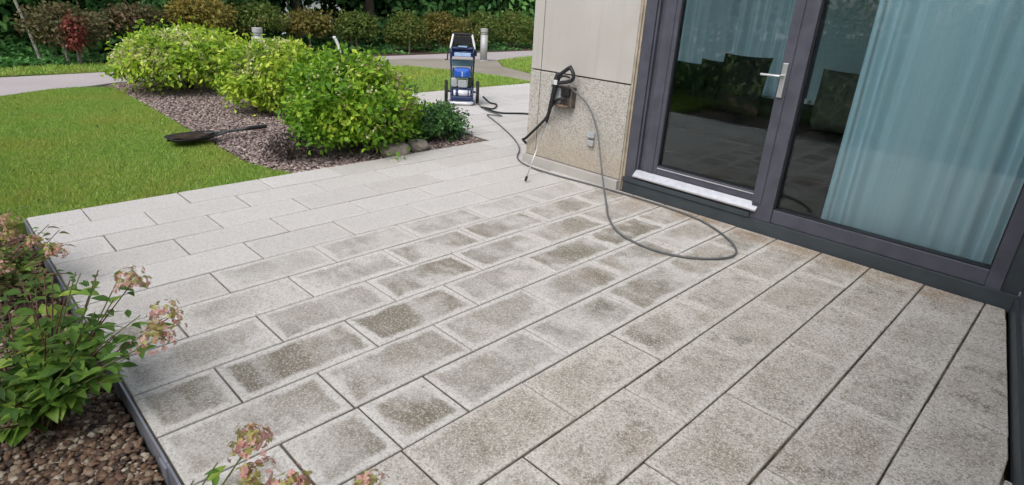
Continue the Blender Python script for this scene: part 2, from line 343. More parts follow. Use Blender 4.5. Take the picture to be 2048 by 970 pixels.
# ------------------------------------------------------------------ helpers
class MB:
    def __init__(s): s.v = []; s.f = []; s.mi = []
    def add(s, vs, fs, mi=0):
        o = len(s.v); s.v += [tuple(v) for v in vs]; s.f += [tuple(i + o for i in f) for f in fs]; s.mi += [mi] * len(fs); return s
    def box(s, x0, x1, y0, y1, z0, z1, mi=0, bev=0.0):
        if bev <= 0:
            return s.add([(x, y, z) for z in (z0, z1) for y in (y0, y1) for x in (x0, x1)],
                         [(0, 2, 3, 1), (4, 5, 7, 6), (0, 1, 5, 4), (1, 3, 7, 5), (3, 2, 6, 7), (2, 0, 4, 6)], mi)
        bm = bmesh.new()
        bmesh.ops.create_cube(bm, size=1.0)
        for v in bm.verts: v.co = Vector(((x0 + x1) / 2 + v.co.x * (x1 - x0), (y0 + y1) / 2 + v.co.y * (y1 - y0), (z0 + z1) / 2 + v.co.z * (z1 - z0)))
        bmesh.ops.bevel(bm, geom=list(bm.edges), offset=bev, segments=2, affect='EDGES', profile=.5)
        return s.bm(bm, mi)
    def bm(s, bm, mi=0):
        bm.verts.index_update()
        s.add([v.co[:] for v in bm.verts], [[v.index for v in f.verts] for f in bm.faces], mi); bm.free(); return s
    def tube(s, pts, r, n=8, mi=0, cap=True):
        pts = [Vector(p) for p in pts]; rs = r if isinstance(r, (list, tuple)) else [r] * len(pts)
        t0 = (pts[1] - pts[0]).normalized()
        up = Vector((0, 0, 1)) if abs(t0.z) < .9 else Vector((1, 0, 0))
        a = t0.cross(up).normalized(); vs = []; fs = []
        for i, p in enumerate(pts):
            t = (pts[min(i + 1, len(pts) - 1)] - pts[max(i - 1, 0)]).normalized()
            a = (a - t * a.dot(t)).normalized(); b = t.cross(a)
            for k in range(n):
                an = 2 * math.pi * k / n; vs.append(p + (a * math.cos(an) + b * math.sin(an)) * rs[i])
        for i in range(len(pts) - 1):
            for k in range(n):
                k2 = (k + 1) % n; fs.append((i * n + k, i * n + k2, (i + 1) * n + k2, (i + 1) * n + k))
        if cap: fs.append(tuple(range(n - 1, -1, -1))); fs.append(tuple((len(pts) - 1) * n + k for k in range(n)))
        return s.add(vs, fs, mi)
    def lathe(s, prof, n=20, mi=0, axis='z', c=(0, 0, 0)):
        vs = []; fs = []
        for (r, z) in prof:
            for k in range(n):
                an = 2 * math.pi * k / n; x, y = r * math.cos(an), r * math.sin(an)
                p = (x, y, z) if axis == 'z' else ((z, x, y) if axis == 'x' else (x, z, y))
                vs.append((p[0] + c[0], p[1] + c[1], p[2] + c[2]))
        for i in range(len(prof) - 1):
            for k in range(n):
                k2 = (k + 1) % n; fs.append((i * n + k, i * n + k2, (i + 1) * n + k2, (i + 1) * n + k))
        fs.append(tuple(range(n - 1, -1, -1))); fs.append(tuple((len(prof) - 1) * n + k for k in range(n)))
        return s.add(vs, fs, mi)
    def mesh(s, name, mats, smooth=False):
        me = bpy.data.meshes.new(name); me.from_pydata(s.v, [], s.f)
        for m in (mats if isinstance(mats, (list, tuple)) else [mats]): me.materials.append(m)
        me.polygons.foreach_set('material_index', s.mi)
        if smooth: me.polygons.foreach_set('use_smooth', [True] * len(s.f))
        me.update(); return me
    def obj(s, name, mats, parent=None, smooth=False, loc=None):
        return link(name, s.mesh(name, mats, smooth), parent, loc)

def link(name, me, parent=None, loc=None, rot=None, scale=None):
    o = bpy.data.objects.new(name, me); COL.objects.link(o)
    if parent is not None: o.parent = parent
    if loc is not None: o.location = loc
    if rot is not None: o.rotation_euler = rot
    if scale is not None: o.scale = scale
    return o
def tag(o, label, cat, group=None, kind=None):
    o['label'] = label; o['category'] = cat
    if group: o['group'] = group
    if kind: o['kind'] = kind
    return o
def empty(name, loc=(0, 0, 0), rz=0.0):
    o = link(name, None, None, loc); o.rotation_euler = (0, 0, rz); o.empty_display_size = .1; return o
def structure(o): o['kind'] = 'structure'; return o
def curve(pts, n=8):
    """Catmull-Rom through points"""
    P = [Vector(p) for p in pts]; P = [P[0] * 2 - P[1]] + P + [P[-1] * 2 - P[-2]]; out = []
    for i in range(1, len(P) - 2):
        for k in range(n):
            t = k / n; a, b, c, d = P[i - 1], P[i], P[i + 1], P[i + 2]
            out.append(.5 * ((2 * b) + (c - a) * t + (2 * a - 5 * b + 4 * c - d) * t * t + (3 * b - a - 3 * c + d) * t ** 3))
    out.append(P[-2]); return out
def npmesh(name, V, F, mats, mi=None, smooth=False):
    """V (n,3), F (m,k) arrays -> mesh, fast"""
    V = np.asarray(V, np.float32); F = np.asarray(F, np.int32); m, k = F.shape
    me = bpy.data.meshes.new(name); me.vertices.add(len(V)); me.vertices.foreach_set('co', V.ravel())
    me.loops.add(m * k); me.loops.foreach_set('vertex_index', F.ravel()); me.polygons.add(m)
    me.polygons.foreach_set('loop_start', np.arange(0, m * k, k, dtype=np.int32))
    me.polygons.foreach_set('loop_total', np.full(m, k, np.int32))
    for x in (mats if isinstance(mats, (list, tuple)) else [mats]): me.materials.append(x)
    if mi is not None: me.polygons.foreach_set('material_index', np.asarray(mi, np.int32))
    if smooth: me.polygons.foreach_set('use_smooth', np.ones(m, bool))
    me.update(calc_edges=True); me.validate(); return me
def unit(a): return a / (np.linalg.norm(a, axis=-1, keepdims=True) + 1e-9)
def leaves(C, D, N, L, W, fold=.18, droop=.25):
    """leaf quads: centres C, along-directions D, normals N, lengths L, widths W -> V,F (4 triangles a leaf, folded and drooping)"""
    D = unit(D); S = unit(np.cross(D, N)); N = np.cross(S, D); L = L[:, None]; W = W[:, None]
    b = C - D * L * .5; t = C + D * L * .5 - N * L * droop; m = C - D * L * .05 - N * W * fold
    l = C - D * L * .08 + S * W * .5; r = C - D * L * .08 - S * W * .5
    V = np.stack([b, l, t, r, m], 1).reshape(-1, 3)
    f = np.array([[0, 4, 1], [1, 4, 2], [2, 4, 3], [3, 4, 0]])
    F = (np.arange(len(C))[:, None, None] * 5 + f[None]).reshape(-1, 3)
    return V, F
def crown_points(n, R3, lobes=24, rough=.28, inner=.45, low=-.35, rs=RS):
    """n points filling an uneven, lobed shell of half-axes R3, dense outside"""
    out = np.zeros((0, 3)); Ls = unit(rs.randn(lobes, 3)); amp = rs.uniform(-.6, 1, lobes)
    while len(out) < n:
        d = unit(rs.randn(n * 2, 3)); d = d[d[:, 2] > low]
        k = 1 + rough * (np.exp(-8 * (1 - d @ Ls.T)) * amp).sum(1)
        k = np.clip(k, .5, 1.22)
        rad = np.minimum(1, inner + (1 - inner) * rs.rand(len(d)) ** .45) * k
        out = np.vstack([out, d * rad[:, None]])
    return out[:n] * np.array(R3)
def clump_foliage(n_cl, per, R3, size, cl_r, rs=RS, rough=.28, low=-.35, up=.5, inner=.5, wr=.55):
    """leaves gathered in clumps: gaps between the clumps show what is behind"""
    cc = crown_points(n_cl, R3, rough=rough, low=low, inner=inner, rs=rs)
    n = n_cl * per
    C = np.repeat(cc, per, 0) + rs.randn(n, 3) * cl_r * np.array([1, 1, .7])
    out = unit(np.repeat(cc, per, 0) / np.array(R3)); 
    N = unit(out * .5 + np.array([0, 0, up]) + rs.randn(n, 3) * .55)
    D = unit(out + rs.randn(n, 3) * .8 + np.array([0, 0, -.1]))
    L = size * rs.uniform(.65, 1.3, n)
    return leaves(C, D, N, L, L * wr * rs.uniform(.8, 1.2, n))

# ------------------------------------------------------------------ ground
def terrain_z(x, y):
    if x > -14.2: return -.12
    t = min(1, (-14.2 - x) / 46.0); return -.12 - 8.2 * (t * t * (3 - 2 * t)) - .25 * min(1, (-14.2 - x) / 3)
xs = sorted(set([-1500, -900, -600, -300, -150, -100, -80] + list(np.linspace(-66, -14.2, 34)) + list(np.linspace(-13, 12, 12)) + [40, 120, 400, 1500]))
ys = sorted(set([-1500, -500, -200, -80] + list(np.linspace(-50, 70, 40)) + [120, 300, 600, 1500]))
V = [(x, y, terrain_z(x, y) + (random.uniform(-.12, .12) if x < -15 else 0)) for x in xs for y in ys]; ny = len(ys)
F = [(i * ny + j, (i + 1) * ny + j, (i + 1) * ny + j + 1, i * ny + j + 1) for i in range(len(xs) - 1) for j in range(ny - 1)]
structure(MB().add(V, F).obj('ground', M['soil'], smooth=True))
structure(MB().add([(-1400, -900, -8.0), (-62, -900, -8.0), (-62, 900, -8.0), (-1400, 900, -8.0)], [(0, 1, 2, 3)]).obj('lake', M['water']))
hv = []; hf = []
hn = 60
for k in range(hn + 1):
    y = -900 + 1800 * k / hn; h = 14 + 10 * math.sin(k * .5) + 6 * math.sin(k * 1.3 + 1)
    hv += [(-700, y, -8.6), (-760, y, h * .7 - 6), (-860, y, h - 6)]
for k in range(hn):
    for j in range(2): a = k * 3 + j; hf.append((a, a + 1, a + 4, a + 3))
structure(MB().add(hv, hf).obj('hill', M['soil'], smooth=True))

def sheet(name, poly, z, mat, thick=.1):
    n = len(poly); mb = MB()
    mb.add([(x, y, z) for x, y in poly] + [(x, y, z - thick) for x, y in poly],
           [tuple(range(n))] + [(i, i + n, (i + 1) % n + n, (i + 1) % n) for i in range(n)])
    o = mb.obj(name, mat); bm = bmesh.new(); bm.from_mesh(o.data); bmesh.ops.recalc_face_normals(bm, faces=bm.faces)
    bm.to_mesh(o.data); bm.free(); return structure(o)

LAWN = [(-4.645, .22), (-4.645, 2.17), (-4.76, 2.11), (-4.95, 2.03), (-5.3, 1.95), (-6.4, 1.97), (-8.3, 2.01), (-10.02, 2.03), (-10.18, 1.55), (-10.12, 1.28), (-9.75, .72), (-9.1, -.2), (-8.6, -1.4), (-8.5, -3), (-9, -8), (-10, -16), (-6, -16), (-4.645, -8), (-4.645, -1)]
sheet('lawn', LAWN, -.02, M['lawnbase'])
sheet('lawn_behind', [(-4.64, -1.25), (-4.64, -16), (14, -16), (14, -1.25)], -.02, M['lawnbase'])
sheet('lawn_beyond_path', [(-7.75, 5.3), (-7.72, 8.34), (-8.76, 8.33), (-9.85, 7.93), (-10.7, 7.55), (-10.85, 6.0), (-10.75, 5.3)], -.016, M['lawnbase'])
sheet('lawn_far', [(-7.8, 8.95), (-7.8, 18), (-11.45, 18), (-11.45, 11.9), (-11.0, 10.4), (-9.9, 9.55)], -.016, M['lawnbase'])
sheet('verge', [(-11.7, -12), (-11.70, 2.5), (-11.80, 5.0), (-12.18, 6.4), (-12.85, 6.5), (-12.9, 3), (-12.6, 1.2), (-12.6, -12)], -.016, M['lawnbase'])
sheet('bed', [(-4.645, 2.185), (-4.645, 4.33), (-5.2, 4.38), (-6.2, 4.6), (-7.7, 5.1), (-10.6, 5.1), (-10.45, 2.2), (-10.2, 1.93), (-8.3, 2.02), (-6.4, 1.985), (-5.3, 1.965), (-4.95, 2.045), (-4.76, 2.125)], -.028, M['bedsoil'])
sheet('pebble_bed', [(-4.64, .27), (-4.64, -1.2), (2.0, -1.2), (2.0, .27)], -.095, M['bedsoil'], .02)
sheet('mulch', [(-12.52, 8.0), (-12.77, 18), (-15.0, 18), (-15.0, -4), (-12.9, -4), (-12.62, 1.2), (-12.92, 3), (-12.87, 6.52), (-12.2, 6.52)], -.03, M['mulch'])
PATH = [(-10.22, 1.75), (-10.14, 1.3), (-9.79, .74), (-9.15, -.2), (-8.65, -1.4), (-8.55, -3), (-9.05, -8), (-10, -16), (-11.6, -16), (-11.6, -3), (-11.5, .9), (-11.65, 2.5), (-11.75, 5.0), (-12.15, 6.5), (-12.5, 8.0), (-12.75, 18), (-11.0, 18), (-11.0, 10.5), (-10.85, 9.0), (-10.75, 7.58), (-10.9, 6.0), (-10.6, 5.12), (-10.47, 2.2)]
sheet('path', PATH, -.012, M['path'])
sheet('side_path', [(-7.76, 8.36), (-8.76, 8.36), (-9.85, 7.96), (-10.73, 7.58), (-10.90, 6.0), (-10.68, 5.2), (-11.4, 5.2), (-11.75, 7.0), (-11.85, 8.4), (-11.35, 9.9), (-10.95, 10.35), (-9.9, 9.52), (-7.76, 8.92)], -.007, M['path_dark'])

# ------------------------------------------------------------------ patio of slabs
patio = MB()
patio.add([(x, y, z) for z in (-.0085, -.09) for x, y in ((-4.64, .305), (.14, .305), (.14, 2.37), (-.08, 4.13), (-3.9, 4.13), (-3.9, 9.0), (-7.72, 9.0), (-7.72, 5.12), (-6.2, 4.62), (-5.2, 4.40), (-4.64, 4.345))],
          [tuple(range(11))[::-1]] + [(i, (i + 1) % 11, (i + 1) % 11 + 11, i + 11) for i in range(11)])
patio = structure(patio.obj('patio', M['joint']))
slab_cache = {}
def clip(poly, a, b):
    """keep the part of poly left of the line a->b"""
    out = []
    f = lambda p: (b[0] - a[0]) * (p[1] - a[1]) - (b[1] - a[1]) * (p[0] - a[0])
    for i in range(len(poly)):
        p, q = poly[i], poly[(i + 1) % len(poly)]; fp, fq = f(p), f(q)
        if fp >= 0: out.append(p)
        if fp * fq < 0: t = fp / (fp - fq); out.append((p[0] + t * (q[0] - p[0]), p[1] + t * (q[1] - p[1])))
    return out
def slab(poly, color):
    g = .0044
    x0 = min(p[0] for p in poly); x1 = max(p[0] for p in poly); y0 = min(p[1] for p in poly); y1 = max(p[1] for p in poly)
    if x1 - x0 < .04 or y1 - y0 < .04: return
    cx, cy = (x0 + x1) / 2, (y0 + y1) / 2
    loc = [(p[0] - cx, p[1] - cy) for p in poly]
    key = tuple((round(a, 4), round(b, 4)) for a, b in loc)
    if key not in slab_cache:
        n = len(loc); hx, hy = (x1 - x0) / 2, (y1 - y0) / 2
        def ins(d): return [(a * (1 - d / hx), b * (1 - d / hy)) for a, b in loc]
        mb = MB(); o0, o1 = ins(g), ins(g + .0035)
        mb.add([(a, b, 0) for a, b in o1] + [(a, b, -.0035) for a, b in o0] + [(a, b, -.05) for a, b in o0],
               [tuple(range(n))] + [(r * n + i, (r + 1) * n + i, (r + 1) * n + (i + 1) % n, r * n + (i + 1) % n) for r in (0, 1) for i in range(n)])
        slab_cache[key] = mb.mesh('paving_slab', M['slab'])
    o = link('paving_slab', slab_cache[key], patio, (cx + random.uniform(-.001, .001), cy + random.uniform(-.0012, .0012), random.uniform(-.0012, .0012)), (random.uniform(-.0016, .0016), random.uniform(-.0012, .0012), random.uniform(-.0022, .0022)))
    o.color = color; o['hx'] = (x1 - x0) / 2; o['hy'] = (y1 - y0) / 2
def dirt_for(cx, cy):
    rr = random.random()
    edge = -3.15 + .12 * math.sin(cy * 3)
    if cx < edge or cy > 4.2: return (.0 + .10 * rr, .0, .24, 1)
    if cx < -2.75: return ((.15 if cy < 1.5 else .30) + .35 * rr, .0, .34, 1)
    if cx < -1.45: return (.55 + .55 * rr, .45 * max(0, (cx + 2.6)) + (.35 if cy > 3.0 else 0), .52, 1)
    if cx < -.9: return (.24 + .46 * rr, .45 + .4 * random.random(), .82, 1)
    return (.14 + .36 * rr, .45 + .5 * random.random() + (.3 if cy > 3.7 else 0), 1.0, 1)
P16 = -.168; W = .3008; Y0 = .31
WALLR = ((.15, 2.37), (-.075, 4.10))
rows = [(P16 + W * k, P16 + W * (k + 1), k) for k in range(-15, 2)]
for (xa, xb, k) in rows:
    yb = 4.063 if xa > -3.85 else 9.0
    if xa < -3.7 and xb > -3.75: yb = 4.015
    y = Y0; first = True
    # alternate bond; the row between -1.67 and -1.37 starts the other way with two square slabs
    half = (k % 2 == 1)
    while y < yb - .02:
        step = .3 if (first and half) else .6
        if k == -5 and y < .95: step = .305
        y2 = min(y + step, yb); first = False
        poly = [(xa, y), (xb, y), (xb, y2), (xa, y2)]
        if xb > -.1: poly = clip(poly, (.158, 2.37), (-.078, 4.10)) if y2 > 2.0 else clip(poly, (.218, 0), (.158, 2.37))
        if xb < -4.3 and y > 4.6 and y > 5.5: pass
        if len(poly) > 2 and not (y > 4.3 and (y - 4.02) > (-3.84 - xa) * 1.08 + .8):
            slab(poly, dirt_for((xa + xb) / 2, (y + y2) / 2))
        y = y2
# walkway beyond the planting bed, washed clean
for k in range(-26, -15):
    xa, xb = P16 + W * k, P16 + W * (k + 1)
    xa = max(xa, -7.70)
    if xb - xa < .05: continue
    ylo = np.interp((xa + xb) / 2, [-7.7, -6.2, -5.2, -4.64], [5.13, 4.63, 4.41, 4.35]); y = ylo; first = True
    while y < 8.9:
        y2 = min(y + (.3 if first and k % 2 else .6), 9.0); first = False
        if (y - 4.02) < (-3.84 - xa) * 1.08 + .5:
            slab([(xa, y), (xb, y), (xb, y2), (xa, y2)], (.03 * random.random(), 0, .12, 1))
        y = y2
# steel edging along the patio's left edge, in lengths
ed = tag(empty('edging_strip', (-1.9, .296, -.1)), 'dark steel edging strip between patio slabs and pebble bed', 'edging')
xx = -4.64
for L in (1.2, 1.0, .62, .55, .8, 1.2):
    mb = MB().box(xx + .002, xx + L - .002, .296, .304, -.115, .003, bev=.001)
    mb.box(xx + L - .06, xx + L + .01 if xx + L < .6 else xx + L, .289, .2955, -.10, -.012)
    o = mb.obj('edging_length', M['steel_edge']); o.parent = ed; o.matrix_parent_inverse = Matrix.Translation((1.9, -.296, .1)); xx += L
tag(MB().box(-4.646, -4.6415, .305, 4.34, -.06, -.001).box(-4.646, -4.6415, 4.341, 4.3445, -.06, -.002).obj('border_edging', M['kerb']), 'pale concrete edge strip along the far side of patio', 'edging')

# ------------------------------------------------------------------ building
bld = tag(empty('house', (-3, 4.1, 0)), 'stone clad house with grey framed glazing beside the patio', 'house')
def bpart(mb, name, mat, parent=bld, smooth=False):
    o = mb.obj(name, mat, None, smooth); o.parent = parent
    o.matrix_parent_inverse = Matrix.Translation(-parent.location) if parent is bld else Matrix.Identity(4); return o
# cladding
bpart(MB().box(-3.838, -2.73, 4.085, 4.298, 0, 3.1), 'wall_core', M['recess'])
bpart(MB().box(-3.716, -2.745, 4.065, 4.084, .875, 3.1, bev=.003), 'stone_panel', M['stone'])
bpart(MB().box(-3.842, -3.724, 4.065, 4.084, .875, 3.1, bev=.003), 'stone_corner', M['stone'])
bpart(MB().box(-3.716, -2.745, 4.062, 4.084, .088, .863, bev=.003), 'aggregate_panel', M['aggregate'])
bpart(MB().box(-3.842, -3.724, 4.062, 4.084, .088, .863, bev=.003), 'aggregate_corner', M['aggregate'])
bpart(MB().box(-3.856, -2.742, 4.030, 4.084, -.02, .082, bev=.004), 'plinth', M['plinth'])
bpart(MB().box(-2.744, -2.728, 4.072, 4.12, 0, 3.1).box(-2.7275, -2.712, 4.088, 4.12, 0, 3.1), 'jamb_seal', M['seal'])
bpart(MB().box(-3.86, -3.844, 4.09, 5.2, -.02, 3.1), 'end_panel', M['stone'])
# service box on the wall with tap and pipe
sb = bpart(MB().box(-3.53, -3.285, 4.0, 4.061, .60, .775, bev=.004), 'service_box', M['drain'])
bpart(MB().box(-3.515, -3.40, 3.985, 3.9995, .625, .755, bev=.003), 'box_cover', M['grey_plastic'], sb)
bpart(MB().box(-3.385, -3.30, 3.975, 3.9995, .70, .765, bev=.006).box(-3.37, -3.315, 3.96, 3.9745, .655, .69, bev=.004), 'socket_block', M['black'], sb)
bpart(MB().tube([(-3.46, 3.985, .62), (-3.38, 3.975, .612), (-3.30, 3.985, .612)], .012), 'pipe', M['copper'], sb)
so = bpart(MB().box(-3.11, -3.035, 4.045, 4.0615, .375, .43, bev=.004), 'wall_socket', M['grey_plastic'])
bpart(MB().box(-3.108, -3.032, 4.03, 4.0445, .385, .40, bev=.003), 'socket_lid', M['grey_plastic'], so)
bpart(MB().box(-3.10, -3.03, 4.025, 4.0615, .315, .365, bev=.006), 'socket_cup', M['chrome'], so)
# base flashing under the glazing
bpart(MB().box(-2.711, .30, 4.072, 4.30, -.02, .088, bev=.003), 'base_flashing', M['frame_dark'])
bpart(MB().box(-2.71, -1.60, 4.060, 4.071, .092, .128, bev=.002), 'base_lip', M['frame_dark'])
# door set
dr = bpart(MB().box(-2.705, -2.615, 4.085, 4.19, .089, 2.5, bev=.004).box(-2.6145, -1.605, 4.09, 4.19, .089, .146, bev=.003).box(-2.6145, -1.605, 4.085, 4.19, 2.42, 2.5)
           .box(-2.6135, -2.595, 4.100, 4.19, .147, 2.419, bev=.002).box(-2.5945, -2.555, 4.128, 4.19, .147, 2.419, bev=.002), 'patio_door', M['frame'])
bpart(MB().box(-2.554, -2.425, 4.105, 4.175, .205, 2.40, bev=.004).box(-2.4245, -1.605, 4.1055, 4.175, .205, .275, bev=.004).box(-2.4245, -1.605, 4.105, 4.175, 2.33, 2.40)
      .box(-2.50, -2.46, 4.098, 4.1045, .21, 2.39, bev=.002), 'sash', M['frame'], dr)
bpart(MB().box(-2.4248, -2.417, 4.112, 4.13, .276, 2.329).box(-2.4165, -1.613, 4.112, 4.13, .2755, .2825), 'gasket', M['gasket'], dr)
bpart(MB().add([(-2.61, 4.055, .148), (-1.56, 4.055, .148), (-1.56, 4.052, .160), (-2.61, 4.052, .160), (-2.61, 4.104, .203), (-1.56, 4.104, .203), (-2.61, 4.104, .15), (-1.56, 4.104, .15)],
               [(0, 1, 2, 3), (3, 2, 5, 4), (4, 5, 7, 6), (0, 3, 4, 6), (1, 7, 5, 2), (0, 6, 7, 1)]), 'threshold', M['alu'], dr)
bpart(MB().box(-2.42, -1.61, 4.0975, 4.1045, .255, .262), 'drip_rail', M['alu'], dr)
bpart(MB().box(-2.424, -1.606, 4.132, 4.142, .276, 2.33), 'glass_pane', M['glass'], dr)
st = bpart(MB().box(-1.604, -1.452, 4.078, 4.19, .089, 2.5, bev=.004), 'mullion', M['frame'])
bpart(MB().box(-1.604, -1.54, 4.069, 4.0775, .205, 2.40, bev=.003), 'sash_stile', M['frame'], st)
hd = bpart(MB().box(-1.592, -1.556, 4.055, 4.0685, .945, 1.165, bev=.004), 'door_handle', M['chrome'], st)
bpart(MB().tube(curve([(-1.574, 4.054, 1.085), (-1.574, 4.025, 1.085), (-1.585, 4.008, 1.085), (-1.62, 4.002, 1.085), (-1.70, 4.0, 1.084)], 5), .0085, 10), 'lever', M['chrome'], st)
# fixed window
fw = bpart(MB().box(-1.4515, -.206, 4.088, 4.19, .0895, .186, bev=.004).box(-1.4515, -.206, 4.088, 4.19, 2.4, 2.5).box(-.2055, -.13, 4.084, 4.19, .062, 2.5, bev=.004), 'fixed_window', M['frame'])
bpart(MB().box(-1.4513, -1.444, 4.10, 4.13, .187, 2.399).box(-1.4435, -.2145, 4.10, 4.13, .187, .193).box(-.2140, -.2065, 4.10, 4.13, .187, 2.399), 'gasket', M['gasket'], fw)
bpart(MB().box(-1.45, -.207, 4.132, 4.142, .187, 2.399), 'glass_pane', M['glass'], fw)
bpart(MB().box(-.1295, .30, 4.10, 4.19, .0895, 2.5), 'infill_panel', M['frame_dark'])
bpart(MB().box(-2.71, .3, 4.075, 4.30, 2.501, 3.1), 'lintel_panel', M['stone'])
# return wall on the right: skewed glazed frame on a dark kick plate
dv = Vector((.15 - (-.075), 2.37 - 4.10, 0)).normalized(); nv = Vector((-dv.y, dv.x, 0))
if nv.x < 0: nv = -nv
def rbox(mb, s0, s1, n0, n1, z0, z1):
    o = Vector((-.073, 4.088, 0)); c = []
    for z in (z0, z1):
        for n in (n0, n1):
            for s in (s0, s1): q = o + dv * s + nv * n; c.append((q.x, q.y, z))
    return mb.add(c, [(0, 2, 3, 1), (4, 5, 7, 6), (0, 1, 5, 4), (1, 3, 7, 5), (3, 2, 6, 7), (2, 0, 4, 6)])
rf = bpart(rbox(MB(), -.03, 4.2, .012, .30, -.02, .075), 'return_kick_plate', M['frame_dark'])
mb = MB(); rbox(mb, .0, 4.2, .030, .14, .076, .16); rbox(mb, .0, .08, .030, .14, .161, 2.5); rbox(mb, 1.3, 1.38, .030, .14, .161, 2.5); rbox(mb, 4.12, 4.2, .03, .14, .161, 2.5); rbox(mb, 0, 4.2, .03, .14, 2.501, 2.6)
rw = bpart(mb, 'return_window', M['frame'])
mb = MB(); rbox(mb, .081, 1.299, .08, .09, .161, 2.5); rbox(mb, 1.381, 4.119, .08, .09, .161, 2.5)
bpart(mb, 'glass_pane', M['glass'], rw)
bpart(rbox(MB(), 0, 4.2, .03, .3, 2.601, 3.1), 'return_lintel', M['stone'])
bpart(rbox(MB(), -.02, .0, .024, .06, .076, .11), 'return_clip', M['alu'], rw)
# room behind the glass
bpart(MB().box(-3.83, 3.2, 4.301, 5.19, .02, .10).box(-4.2, 3.2, 5.1901, 6.3, .02, .10), 'room_floor', M['room_floor'])
wl_ = MB().box(-2.10, 3.2, 6.10, 6.3, .101, 2.75).box(-4.2, -3.95, 6.10, 6.3, .101, 2.75).box(-3.9499, -2.1001, 6.10, 6.3, .101, .70).box(-3.9499, -2.1001, 6.10, 6.3, 2.45, 2.75)
wl_.box(-4.4, -4.201, 5.21, 6.3, .02, 2.75).box(3.201, 3.4, .5, 6.3, .02, 2.75).box(-4.2, -3.861, 5.201, 5.35, .101, 2.75)
bpart(wl_, 'room_wall', M['room'])
bpart(MB().box(-3.83, 3.4, 4.305, 5.2, 2.751, 3.1).box(-4.4, 3.4, 5.2001, 6.3, 2.751, 3.1).box(.31, 3.4, .4, 4.304, 2.751, 3.1), 'room_ceiling', M['room'])
bpart(MB().box(.45, 3.2, .5, 4.3005, .02, .10), 'room_floor', M['room_floor'])
fwn = bpart(MB().box(-3.949, -3.88, 6.14, 6.2, .701, 2.449).box(-2.17, -2.101, 6.14, 6.2, .701, 2.449).box(-3.8795, -2.1705, 6.14, 6.2, .701, .76).box(-3.8795, -2.1705, 6.14, 6.2, 2.39, 2.449).box(-3.06, -2.99, 6.14, 6.2, .7605, 2.3895), 'rear_window', M['frame'])
for x0, x1 in ((-3.879, -3.061), (-2.989, -2.171)): bpart(MB().box(x0, x1, 6.165, 6.172, .761, 2.389), 'glass_pane', M['glass'], fwn)
bpart(MB().box(-4.0, -2.05, 5.99, 6.099, .66, .699), 'window_board', M['white'])

def curtain(name, x0, x1, y, z0, z1, amp, wl, label, seed, flare=0.0, mat='curtain'):
    rs = random.Random(seed); n = int((x1 - x0) / .008); ph = 0; vs = []; fs = []
    cols = []
    for i in range(n + 1):
        x = x0 + (x1 - x0) * i / n; ph += .008 / wl * 2 * math.pi * (1 + .55 * math.sin(i * .047 + seed) + .3 * math.sin(i * .113 + seed * 3))
        cols.append((x, ph, amp * (.7 + .5 * rs.random() * .2 + .3 * math.sin(i * .017 + seed * 2))))
    nz = 6
    for j in range(nz + 1):
        t = j / nz
        for (x, p, a) in cols:
            vs.append((x + flare * (1 - t) * (1 if x < (x0 + x1) / 2 else 0) * ((x1 - x) / (x1 - x0)), y + a * math.sin(p) * (1 + .35 * (1 - t)) + .012 * math.sin(p * .37 + 3 * t), z0 + (z1 - z0) * t))
    w = n + 1
    for j in range(nz):
        for i in range(n): fs.append((j * w + i, j * w + i + 1, (j + 1) * w + i + 1, (j + 1) * w + i))
    o = MB().add(vs, fs).obj(name, M[mat], smooth=True)
    return tag(o, label, 'curtain')
curtain('sheer_curtain', -1.20, -.02, 4.292, .103, 2.6, .050, .15, 'pale teal sheer curtain hanging right behind the large fixed pane', 2)
curtain('rear_curtain', -4.1, -2.12, 5.92, .70, 2.6, .03, .16, 'pale teal curtain at the back of the room seen through door', 5, mat='rear_curtain')
# sofa and cushions
sf = tag(empty('sofa', (-2.75, 5.42, .10)), 'dark charcoal sofa inside room seen through the patio door', 'sofa')
def lpart(mb, name, mat, parent, smooth=False): return mb.obj(name, mat, parent, smooth)
lpart(MB().box(-.95, .95, -.40, .38, .06, .30, bev=.03), 'seat_base', M['sofa'], sf)
lpart(MB().box(-.80, -.005, -.42, .18, .301, .44, bev=.04), 'seat_cushion', M['sofa'], sf)
lpart(MB().box(.005, .80, -.42, .18, .301, .44, bev=.04), 'seat_cushion', M['sofa'], sf)
lpart(MB().box(-.95, .95, .20, .42, .302, .60, bev=.05), 'backrest', M['sofa'], sf)
for s in (-1, 1): lpart(MB().box(s * .88 - .075, s * .88 + .075, -.40, .19, .301, .50, bev=.04), 'armrest', M['sofa'], sf)
for sx in (-.85, .85):
    for sy in (-.33, .3): lpart(MB().box(sx - .025, sx + .025, sy - .025, sy + .025, 0, .06), 'leg', M['black'], sf)
